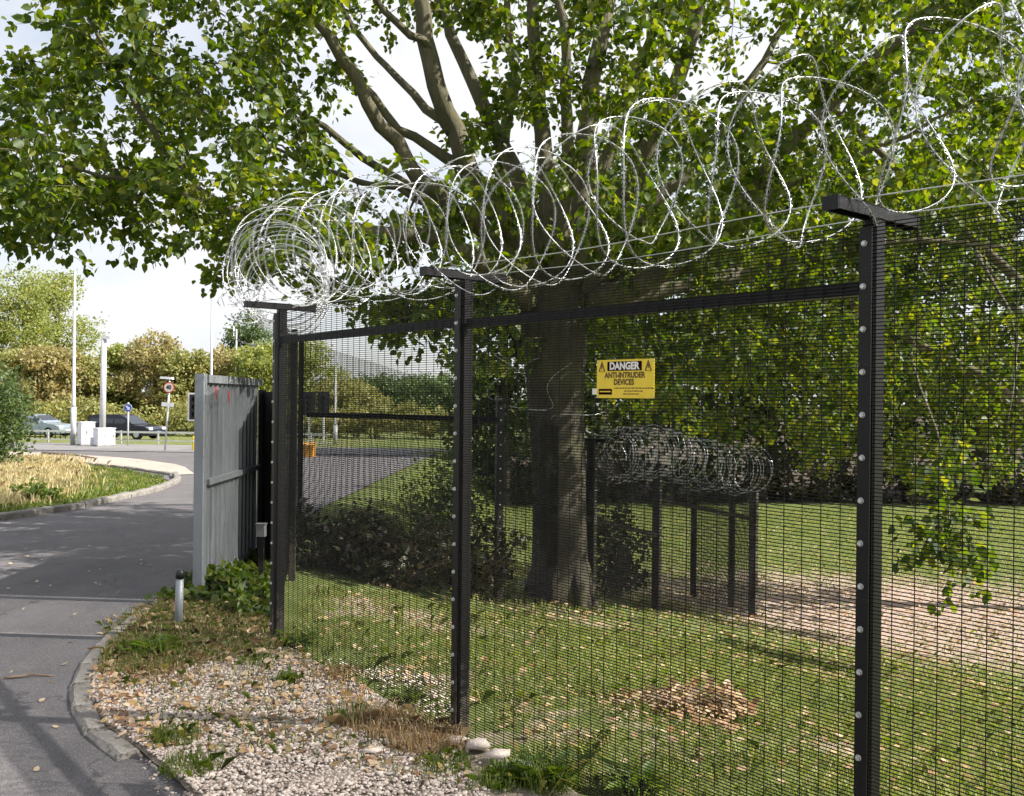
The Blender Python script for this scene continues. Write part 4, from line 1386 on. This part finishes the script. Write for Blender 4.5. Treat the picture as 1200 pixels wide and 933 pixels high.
def lobes(H, Rw, n, z0=.25, lean=0):
    out = []
    for i in range(n):
        t = (i + .5) / n
        z = H * (z0 + (1 - z0) * t)
        rad = Rw * math.sin(math.pi * min(.95, .25 + .7 * t)) * .75
        a = i * 2.4 + random.random()
        q = rad * .65 * (0 if i == n - 1 else 1)
        out.append((q * math.cos(a), q * math.sin(a), z, Rw * random.uniform(.42, .62), Rw * random.uniform(.42, .62), H * random.uniform(.12, .19)))
    return out


def place_far(name, px, pytop, Y, Rw, mat, label, nleaf=9000, size=.32, group=None, nl=8, z0=.2, trunk_r=.22, cat='tree'):
    x, y, z = gpt(px, 480, Y)
    H = at(px, pytop, Y)[2] - z
    root = tag(empty(name, (x, y, z)), label, cat, group)
    far_tree(root, H, lobes(H, Rw, nl, z0), nleaf, size, mat, trunk_r)
    return root


FG = 'trees beyond the main road'
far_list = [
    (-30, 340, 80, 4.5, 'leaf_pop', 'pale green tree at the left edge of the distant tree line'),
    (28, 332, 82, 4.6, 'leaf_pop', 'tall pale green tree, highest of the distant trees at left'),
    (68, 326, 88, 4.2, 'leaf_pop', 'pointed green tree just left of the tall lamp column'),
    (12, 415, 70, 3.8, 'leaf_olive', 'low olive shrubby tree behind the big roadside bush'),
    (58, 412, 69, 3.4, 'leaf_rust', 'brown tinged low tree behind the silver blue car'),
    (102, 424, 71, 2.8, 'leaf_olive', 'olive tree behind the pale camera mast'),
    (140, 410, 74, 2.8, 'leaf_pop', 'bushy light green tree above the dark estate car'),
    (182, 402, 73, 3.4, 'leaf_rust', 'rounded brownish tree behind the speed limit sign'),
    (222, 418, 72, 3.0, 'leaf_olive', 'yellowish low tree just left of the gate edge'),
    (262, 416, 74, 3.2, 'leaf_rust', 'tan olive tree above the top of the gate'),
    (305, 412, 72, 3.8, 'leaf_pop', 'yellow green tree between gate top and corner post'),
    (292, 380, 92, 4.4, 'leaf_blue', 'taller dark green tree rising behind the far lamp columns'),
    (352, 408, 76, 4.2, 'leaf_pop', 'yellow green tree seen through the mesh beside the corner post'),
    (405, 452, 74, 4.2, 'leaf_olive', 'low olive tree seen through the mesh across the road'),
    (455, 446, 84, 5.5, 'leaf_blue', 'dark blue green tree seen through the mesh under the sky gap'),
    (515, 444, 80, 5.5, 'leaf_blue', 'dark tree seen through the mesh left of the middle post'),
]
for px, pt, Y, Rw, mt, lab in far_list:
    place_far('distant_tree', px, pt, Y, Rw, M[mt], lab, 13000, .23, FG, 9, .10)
# undergrowth closing the foot of the far tree line
hb = tag(empty('hedge', (-40, 66, float(gz(-40, 66)))), 'continuous brown green hedge at the foot of the distant trees', 'hedge')
lb = []
for x in np.arange(-42, 2, 2.2):
    y = 64.5 - (x + 40) * .05
    lb.append((x + 40, y - 66, 1.0 + random.uniform(-.3, .4), 1.6, 1.2, 1.1))
far_tree(hb, 3, lb, 26000, .2, M['leaf_olive'], wood=False)

# woodland behind the lawn
WG = 'woodland trees behind the lawn'
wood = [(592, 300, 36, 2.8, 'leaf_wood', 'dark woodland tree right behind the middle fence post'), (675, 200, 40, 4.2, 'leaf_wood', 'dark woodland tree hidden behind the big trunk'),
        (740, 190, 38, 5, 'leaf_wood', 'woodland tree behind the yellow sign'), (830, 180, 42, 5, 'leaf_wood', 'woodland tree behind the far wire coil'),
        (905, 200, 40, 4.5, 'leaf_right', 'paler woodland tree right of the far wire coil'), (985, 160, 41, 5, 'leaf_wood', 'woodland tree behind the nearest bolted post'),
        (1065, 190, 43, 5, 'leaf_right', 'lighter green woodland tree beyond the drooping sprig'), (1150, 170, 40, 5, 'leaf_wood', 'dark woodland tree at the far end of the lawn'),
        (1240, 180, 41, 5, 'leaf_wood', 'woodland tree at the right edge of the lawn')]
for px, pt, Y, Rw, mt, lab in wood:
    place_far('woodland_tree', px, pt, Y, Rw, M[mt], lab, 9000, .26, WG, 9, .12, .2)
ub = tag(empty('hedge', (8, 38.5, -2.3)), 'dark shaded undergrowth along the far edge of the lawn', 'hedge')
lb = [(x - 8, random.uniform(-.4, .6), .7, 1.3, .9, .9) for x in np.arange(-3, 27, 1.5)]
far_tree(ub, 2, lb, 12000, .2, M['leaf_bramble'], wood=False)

# ------------------------------------------------------------------ bushes
def bush(name, c, R3, n, size, mat, label, cat='bush', stems=9, six=False, lobe=7):
    z = float(surf(c[0], c[1])[0])
    root = tag(empty(name, (c[0], c[1], z)), label, cat)
    mb = MB()
    LP, LD = [], []
    for i in range(stems):
        a = random.random() * 6.28; r = random.random() ** .5
        top = Vector((R3[0] * r * math.cos(a), R3[1] * r * math.sin(a), R3[2] * (1.9 - .9 * r) * random.uniform(.7, 1)))
        mid = top * .5 + Vector((random.uniform(-.1, .1) * R3[0], random.uniform(-.1, .1) * R3[1], .1 * R3[2]))
        mb.tube([(0.1 * top.x, .1 * top.y, -.05), mid, top], [.016, .011, .004], 5, False)
    mb.build('stems', M['twig'], root)
    nc = max(8, n // 22)
    v = rng.normal(size=(nc, 3)); v /= np.linalg.norm(v, axis=1)[:, None]; v *= (rng.random(nc) ** .4)[:, None]
    cc = np.array((0, 0, R3[2] * .95)) + v * np.array(R3)
    sp = .15 * np.mean(R3)
    p = (cc[:, None] + rng.normal(0, sp, (nc, 22, 3))).reshape(-1, 3)
    p[:, 2] = np.maximum(p[:, 2], .02)
    D = rng.normal(size=p.shape) + np.array((0, 0, -.2))
    V, F = leaves(p, D, size * (.6 + .8 * rng.random(len(p))), LEAF6 if six else LEAF4, LEAF6F if six else LEAF4F, nrm=rng.normal(size=p.shape) + np.array((.2, -.2, .8)))
    tag(link('foliage', big_mesh('foliage', V, F), mat, root), kind='stuff')
    return root


x, y, z = gpt(2, 540, 25.0)
bush('roadside_bush', (x - .55, y), (1.15, 1.2, 1.45), 10000, .10, M['leaf_blue'], 'dense green bush at the left picture edge above dry grass')
x, y = gr(34, 588)
bush('kerb_shrub', (x, y + .3), (.40, .3, .15), 500, .08, M['weed'], 'small dark shrub growing over the far kerb at left')
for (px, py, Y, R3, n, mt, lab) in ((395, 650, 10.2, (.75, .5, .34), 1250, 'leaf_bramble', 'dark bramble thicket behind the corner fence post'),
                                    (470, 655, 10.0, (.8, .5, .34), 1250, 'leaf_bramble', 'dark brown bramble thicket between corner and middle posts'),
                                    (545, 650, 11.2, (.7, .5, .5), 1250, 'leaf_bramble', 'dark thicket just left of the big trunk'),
                                    (722, 660, 15.6, (.62, .5, .80), 1800, 'leaf_bramble', 'shaded brown green shrub just right of the big trunk'),  # dark leaf colour stands in for the shade beside the trunk
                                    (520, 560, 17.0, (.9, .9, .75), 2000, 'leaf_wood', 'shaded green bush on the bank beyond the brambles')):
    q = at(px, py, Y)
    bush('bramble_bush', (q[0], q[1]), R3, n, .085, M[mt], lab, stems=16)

# ------------------------------------------------------------------ lawn grass, dry grass, fallen leaves
def scatter_blades(name, label, pts, h, w, mat, lean=.7, cat='grass'):
    P = np.concatenate([pts, surf(pts[:, 0], pts[:, 1])[:, None] - .004], 1)
    V, F = blades(P, h, w, lean)
    return tag(link(name, big_mesh(name, V, F), mat), label, cat, kind='stuff')


lawn1 = [tuple(P1 + FNRM * .06), tuple(P4 + FNRM * .1), (6, 3), (7.5, 9), (4.5, 11.5), (-.5, 9.6), (-1.9, 8.8)]
p = sample_poly(lawn1, 150000)
dcam = np.linalg.norm(p, axis=1)
keep = (rng.random(len(p)) < np.clip(5.5 / dcam, 0, 1) ** 1.0) & (np.abs(p[:, 0] / p[:, 1]) < .72)
lz = litter_zone(p[:, 0], p[:, 1]) + .25 * np.sin(p[:, 0] * 3.1) * np.sin(p[:, 1] * 2.7)
d_ = (p[:, 0] - P2[0]) * FNRM[0] + (p[:, 1] - P2[1]) * FNRM[1]
keep &= rng.random(len(p)) > np.clip(lz * .8, 0, .7)
keep &= ~((d_ < .45) & (p[:, 0] < 0.1) & (p[:, 0] > -1.25) & (rng.random(len(p)) < .9))
p = p[keep]
scatter_blades('lawn_grass', 'short green grass on the sloping lawn behind the fence', p, .03 + .045 * rng.random(len(p)) ** 1.5, .0055, M['grass'], 1.0)
cc = sample_poly(lawn1, 420)
p = (cc[:, None] + rng.normal(0, .05, (420, 34, 2))).reshape(-1, 2)
p = p[(((p[:, 0] - P2[0]) * FNRM[0] + (p[:, 1] - P2[1]) * FNRM[1]) > .08)]
scatter_blades('lawn_clumps', 'longer grass clumps dotted over the near lawn', p, .06 + .07 * rng.random(len(p)), .006, M['grass'], 1.1)
lawn2 = [(7.5, 6), (4.5, 11.0), (-.4, 10), (-2.3, 14), (-2.6, 30), (0, 36), (30, 36), (22, 12)]
p = sample_poly(lawn2, 110000)
lz = litter_zone(p[:, 0], p[:, 1]) + .2 * np.sin(p[:, 0] * 1.1 + 2) * np.sin(p[:, 1] * .9)
keep = (rng.random(len(p)) > np.clip(lz * 1.3, 0, .93)) & (np.abs(p[:, 0] / p[:, 1]) < .68)
p = p[keep]
scatter_blades('meadow_grass', 'short grass on the farther lawn beyond the enclosure', p, .05 + .06 * rng.random(len(p)), .018, M['grass'], 1.0)
# roadside grass island at left
isl = [(-30, 30), (-17.6, 31), (-13.2, 27.8), (-10.4, 25.2), (-8.3, 22.4), (-7.4, 20), (-6.95, 17.8), (-6.9, 15), (-7.4, 13.3), (-12, 13)]
p = sample_poly(isl, 60000)
p = p[(np.abs(p[:, 0] / p[:, 1]) < .66)]
scatter_blades('roadside_grass', 'green roadside grass island beside the far kerb', p, .04 + .06 * rng.random(len(p)), .02, M['weed'], .9)
dryp = [gr(-40, 526), gr(72, 527), gr(78, 545), gr(66, 570), gr(40, 588), gr(-40, 600)]
p = sample_poly(dryp, 17000); p = p + rng.normal(0, 1, p.shape) * np.array((.30, .7)); p = p[inpoly(p, isl) | (p[:, 1] > 24)]
scatter_blades('dry_grass', 'tall straw coloured grass on the roadside bank at left', p, .12 + .20 * rng.random(len(p)) ** 2, .02, M['straw'], .8)

# fallen leaves: the mass, then single ones lying on verge and road
def flat_leaves(p, size, tilt=.35):
    n = len(p)
    a = rng.random(n) * 6.28
    D = np.stack([np.cos(a), np.sin(a), rng.normal(0, tilt * .6, n)], 1)
    N = np.stack([rng.normal(0, tilt, n), rng.normal(0, tilt, n), np.ones(n)], 1)
    P = np.concatenate([p, surf(p[:, 0], p[:, 1])[:, None] + .012 + .02 * rng.random(n)[:, None]], 1)
    return leaves(P, D, size * (.6 + .7 * rng.random(n)), nrm=N)


q = []
p = sample_poly([(-1.6, 7.0), (1.5, 3.2), (6, 3), (8, 9), (4.5, 12), (-1.5, 10)], 9000)
lz = litter_zone(p[:, 0], p[:, 1])
q.append(p[(rng.random(len(p)) < -.01 + lz * 1.25) & (np.abs(p[:, 0] / p[:, 1]) < .75)])
p = sample_poly([(1, 10), (12, 10), (24, 22), (20, 32), (2, 30), (-1, 16)], 26000)
lz = litter_zone(p[:, 0], p[:, 1])
q.append(p[(rng.random(len(p)) < .03 + lz * 1.0)])
nq = [.048] * len(q[0]) + [.075] * len(q[1])
V, F = flat_leaves(np.vstack(q), np.array(nq))
tag(link('leaf_litter', big_mesh('leaf_litter', V, F), M['fallen']), 'fallen brown leaves scattered over the lawn behind the fence', 'leaves', kind='stuff')
vz = [gr(120, 730), gr(215, 690), gr(310, 690), gr(335, 760), gr(530, 870), gr(560, 940), gr(330, 900), gr(180, 890), gr(120, 810)]
p = np.vstack([sample_poly(vz, 1500), sample_poly([gr(98, 790), gr(128, 790), gr(200, 880), gr(172, 893), gr(110, 850)], 160)])
V, F = flat_leaves(p, .042, .6)
tag(link('verge_litter', big_mesh('verge_litter', V, F), M['fallen']), 'dry fallen leaves caught among the verge weeds', 'leaves', kind='stuff')
LEAFM = []
for j in range(6):
    V, F = leaves(np.zeros((1, 3)), np.array([[1.0, 0, .05]]), .068, nrm=np.array([[random.uniform(-.3, .3), random.uniform(-.3, .3), 1.0]]))
    V[:, 2] += .012 * np.sin(V[:, 0] * 40 + j) + .012
    m_ = big_mesh('fallen_leaf', V, F); m_.materials.append(M['fallen']); LEAFM.append(m_)
for (pg, n, par) in ((vz, 120, verge), ([gr(5, 905), gr(5, 640), gr(200, 640), gr(120, 740), gr(85, 790), gr(95, 850), gr(150, 920)], 34, None)):
    pts_ = sample_poly(pg, n)
    host = par or bpy.data.objects['access_road']
    for x, y in pts_:
        o = link('fallen_leaf', random.choice(LEAFM), None, host, (x, y, float(surf(x, y)[0]) + .01), (random.uniform(-.3, .3), random.uniform(-.3, .3), random.random() * 6.28))
        s = random.uniform(.6, 1.25) * (1 if par else .75); o.scale = (s, s * random.uniform(.7, 1), s)

# ------------------------------------------------------------------ gravel
def stone_verts(n, flat=.65):
    t = (1 + 5 ** .5) / 2
    v = np.array([(-1, t, 0), (1, t, 0), (-1, -t, 0), (1, -t, 0), (0, -1, t), (0, 1, t), (0, -1, -t), (0, 1, -t), (t, 0, -1), (t, 0, 1), (-t, 0, -1), (-t, 0, 1)], float)
    v /= np.linalg.norm(v[0])
    f = np.array([(0, 11, 5), (0, 5, 1), (0, 1, 7), (0, 7, 10), (0, 10, 11), (1, 5, 9), (5, 11, 4), (11, 10, 2), (10, 7, 6), (7, 1, 8), (3, 9, 4), (3, 4, 2), (3, 2, 6), (3, 6, 8), (3, 8, 9), (4, 9, 5), (2, 4, 11), (6, 2, 10), (8, 6, 7), (9, 8, 1)])
    V = np.repeat(v[None], n, 0) * (1 + rng.normal(0, .16, (n, 12, 1)))
    V = np.einsum('nij,nkj->nki', rot_basis(n), V)
    V *= np.stack([.8 + .5 * rng.random(n), .8 + .5 * rng.random(n), flat * (.7 + .5 * rng.random(n))], 1)[:, None]
    a = rng.random(n) * 6.28
    c, s = np.cos(a), np.sin(a)
    X = V[..., 0] * c[:, None] - V[..., 1] * s[:, None]; Y = V[..., 0] * s[:, None] + V[..., 1] * c[:, None]
    return np.stack([X, Y, V[..., 2]], -1), f


gpoly = [gr(150, 812), gr(225, 790), gr(330, 778), gr(430, 815), gr(525, 880), gr(575, 945), gr(600, 1000), gr(230, 1010), gr(215, 930), gr(165, 872)]
gin = [gr(385, 775), gr(520, 795), gr(530, 850), gr(450, 805)]
gravel = tag(empty('gravel_bed', (0, 0, 0)), kind='structure')
p = np.vstack([sample_poly(gpoly, 14000), sample_poly([gr(130, 735), gr(300, 720), gr(330, 770), gr(560, 880), gr(640, 1000), gr(230, 1010), gr(150, 870), gr(108, 815), gr(104, 785)], 3600)])
kst = [gr(98, 790), gr(128, 790), gr(200, 880), gr(225, 935), gr(172, 893), gr(110, 850)]
p = np.vstack([p, sample_poly(kst, 1900)])
g2 = sample_poly(gin, 620) + rng.normal(0, .05, (620, 2))
p = np.vstack([p, g2])
n = len(p)
V, f = stone_verts(n)
sz = .0045 + .0085 * rng.random(n) ** 1.7
P = np.concatenate([p, (surf(p[:, 0], p[:, 1]) + .002)[:, None] + (sz * .35)[:, None] + .008 * rng.random(n)[:, None]], 1)
V = V * sz[:, None, None] + P[:, None]
F = (f[None] + (np.arange(n) * 12)[:, None, None]).reshape(-1, 3)
tag(link('loose_gravel', big_mesh('loose_gravel', V.reshape(-1, 3), F), M['pebble'], gravel), kind='stuff')
SM = []
for j in range(8):
    V, f = stone_verts(1)
    m_ = big_mesh('stone', V[0], f); m_.materials.append(M['pebble']); SM.append(m_)
for x, y in np.vstack([sample_poly(gpoly, 210), sample_poly(vz, 50)]):
    s = random.uniform(.012, .022)
    o = link('stone', random.choice(SM), None, gravel, (x, y, float(surf(x, y)[0]) + s * .3), (0, 0, random.random() * 6.28))
    o.scale = (s, s, s)
for (px, py, s, lab) in ((562, 888, .055, 'pale pinkish rock at the foot of the middle post'), (585, 900, .05, 'small pale rock right of the rock by the middle post'),
                         (437, 893, .035, 'lone pale stone at the gravel edge below the dry grass'), (536, 882, .045, 'pale rock tucked against the middle post base')):
    x, y = gr(px, py)
    V, f = stone_verts(1, .6)
    tag(link('rock', big_mesh('rock', V[0] * np.array((1.35, 1, .8)) * s, f), M['pebble'], None, (x, y, .05 + s * .3)), lab, 'rock')

# ------------------------------------------------------------------ weeds and tufts on the verge
def tuft(px, py, n, h, spread, mat, label, name='grass_tuft', cat='grass tuft', broad=False, lean=1.1):
    x, y = gr(px, py)
    z = float(surf(x, y)[0])
    root = tag(empty(name, (x, y, z)), label, cat)
    r = spread * rng.random(n) ** .6; a = rng.random(n) * 6.28
    P = np.stack([r * np.cos(a), r * np.sin(a), np.zeros(n)], 1)
    V, F = blades(P, h * (.45 + .6 * rng.random(n)), .006, lean)
    tag(link('blades', big_mesh('blades', V, F), mat, root), kind='stuff')
    if broad:
        k = int(n * .22)
        r = spread * rng.random(k); a = rng.random(k) * 6.28
        P = np.stack([r * .5 * np.cos(a), r * .5 * np.sin(a), .01 + h * .3 * rng.random(k)], 1)
        D = np.stack([np.cos(a), np.sin(a), .15 + .5 * rng.random(k)], 1)
        V, F = leaves(P, D, h * (.4 + .45 * rng.random(k)), nrm=np.tile((0, 0, 1.0), (k, 1)) + rng.normal(0, .3, (k, 3)), wide=.42)
        tag(link('broad_leaves', big_mesh('broad_leaves', V, F), M['weed'], root), kind='stuff')
    return root


for args in ((180, 772, 420, .15, .20, M['weed'], 'large leafy green weed clump inside the kerb curve', 'weed_clump', 'weed', True),
             (205, 878, 260, .11, .14, M['weed'], 'green grass tuft at the gravel edge near the kerb end'),
             (225, 912, 260, .10, .15, M['weed'], 'lower green tuft with dead leaves at the bottom gravel edge'),
             (350, 760, 260, .19, .10, M['weed'], 'bright green weed at the foot of the corner post', 'weed_clump', 'weed', True),
             (338, 808, 150, .10, .08, M['weed'], 'small round weed on the gravel below the corner post', 'weed_clump', 'weed', True),
             (300, 785, 160, .09, .12, M['weed'], 'flat grass patch at the upper gravel edge'),
             (410, 852, 200, .11, .14, M['weed'], 'green grass tuft among the gravel near the middle post'),
             (478, 822, 120, .15, .07, M['weed'], 'small weed against the mesh left of the middle post', 'weed_clump', 'weed', True),
             (450, 860, 420, .15, .22, M['drygrass'], 'withered brown grass clump left of the middle post'),
             (500, 880, 420, .16, .20, M['drygrass'], 'withered brown grass clump touching the middle post'),
             (395, 800, 220, .10, .16, M['drygrass'], 'thin withered grass along the fence foot'),
             (520, 905, 240, .09, .14, M['weed'], 'mossy green tuft below the middle post'),
             (640, 925, 380, .19, .16, M['weed'], 'tall green weeds at the fence foot right of the middle post', 'weed_clump', 'weed', True),
             (590, 925, 260, .12, .14, M['weed'], 'green weeds at the bottom edge below the pale rocks', 'weed_clump', 'weed', True),
             (745, 930, 200, .22, .12, M['weed'], 'weeds against the mesh base at the bottom edge', 'weed_clump', 'weed', True),
             (195, 800, 200, .08, .22, M['drygrass'], 'straw coloured grass patch beside the curved kerb')):
    tuft(*args)
# undergrowth at the gate foot
ug = [gr(170, 715), gr(240, 715), gr(300, 735), gr(325, 740), gr(318, 672), gr(290, 660), gr(250, 690), gr(225, 690)]
upv = [gr(112, 800), gr(125, 745), gr(165, 715), gr(235, 700), gr(320, 735), gr(330, 768), gr(230, 790), gr(170, 800)]
p = sample_poly(ug, 3000)
scatter_blades('verge_grass', 'mixed thin grass and weeds along the verge by the gate', np.vstack([p, sample_poly(vz, 2600), sample_poly(upv, 6500)]), .04 + .06 * rng.random(12100), .006, M['weed'], 1.1)
p = sample_poly(upv, 5200)
scatter_blades('straw_grass', 'thin straw coloured grass among the verge weeds inside the kerb', p, .04 + .06 * rng.random(len(p)), .006, M['drygrass'], 1.2)
p = sample_poly(ug, 1500)
P = np.concatenate([p, (surf(p[:, 0], p[:, 1]) + .12 * rng.random(len(p)) ** 1.8)[:, None]], 1)
V, F = leaves(P, rng.normal(size=P.shape), .075 * (.6 + .7 * rng.random(len(p))), nrm=rng.normal(0, .5, P.shape) + np.array((0, 0, 1.0)))
tag(link('ivy', big_mesh('ivy', V, F), M['leaf_wood']), 'low ivy and nettles growing at the gate foot', 'undergrowth', kind='stuff')
for (px, py, Y, R3, n, lab) in ((272, 676, 8.2, (.30, .25, .13), 420, 'leafy green shrub at the foot of the gate'), (300, 694, 7.6, (.22, .2, .10), 260, 'low green shrub left of the corner post')):
    q_ = at(px, py, Y)
    bush('gate_shrub', (q_[0], q_[1]), R3, n, .06, M['weed'], lab, 'shrub', 8, True)

# heap of dead leaves and brush on the lawn
hx, hy = gr(800, 835, -.12)
hz = float(gz(hx, hy))
hp = tag(empty('leaf_heap', (hx, hy, hz)), 'low heap of dead brown leaves and twigs on the lawn', 'leaf heap')
n = 520
r_ = rng.random(n) ** .6; a_ = rng.random(n) * 6.28
lob = rng.integers(0, 4, n); cxx = np.array((-.3, .0, .28, .1))[lob]; cyy = np.array((.05, -.1, .08, .2))[lob]; qq = np.array((.24, .34, .2, .28))[lob]
P = np.stack([cxx + qq * r_ * np.cos(a_), cyy + qq * .8 * r_ * np.sin(a_), .02 + .20 * (1 - r_) * rng.random(n)], 1)
V, F = leaves(P, rng.normal(size=P.shape) * np.array((1, 1, .4)), .06 * (.6 + .7 * rng.random(n)), nrm=rng.normal(0, .7, P.shape) + np.array((0, 0, 1.0)))
tag(link('dead_leaves', big_mesh('dead_leaves', V, F), M['fallen'], hp), kind='stuff')
for _ in range(9):
    a = random.random() * 6.28; q = .25 + .25 * random.random()
    MB().tube([(0, 0, .05), (q * .5 * math.cos(a), q * .4 * math.sin(a), .14), (q * math.cos(a), q * math.sin(a), .04 + .1 * random.random())], [.006, .005, .002], 5).build('twig', M['twig'], hp)

# twigs and sticks
def stick(p0, p1, r, label, sag=.02, name='stick'):
    a = Vector((*p0, float(surf(*p0)[0]) + r)); b = Vector((*p1, float(surf(*p1)[0]) + r))
    mb = MB(); n = 7
    P = []
    for i in range(n):
        t = i / (n - 1)
        P.append(a.lerp(b, t) - a + Vector((random.uniform(-sag, sag), random.uniform(-sag, sag), sag * math.sin(t * 3.14) * .6)) * (0 < i < n - 1))
    mb.tube(P, [r * (1 - .5 * i / (n - 1)) for i in range(n)], 6)
    o = mb.build(name, M['twig'], None, a, smooth=True)
    return tag(o, label, 'stick')


stick(gr(225, 788), gr(330, 768), .010, 'long thin dead stick lying across the verge weeds', .03)
stick(gr(5, 797), gr(62, 794), .010, 'thin dark twig lying on the asphalt', .02)
stick(gr(150, 800), gr(215, 795), .006, 'short twig on the gravel near the kerb', .015)
x0, y0, _ = gpt(50, 524, 34); x1, y1, _ = gpt(112, 531, 30.5)
stick((x0, y0), (x1, y1), .05, 'fallen dark branch lying along the path edge', .05, 'fallen_branch')
q0 = gr(262, 690); q1 = gr(296, 668)
stick(q0, q1, .008, 'short dead stick leaning in the gate foot weeds', .03)
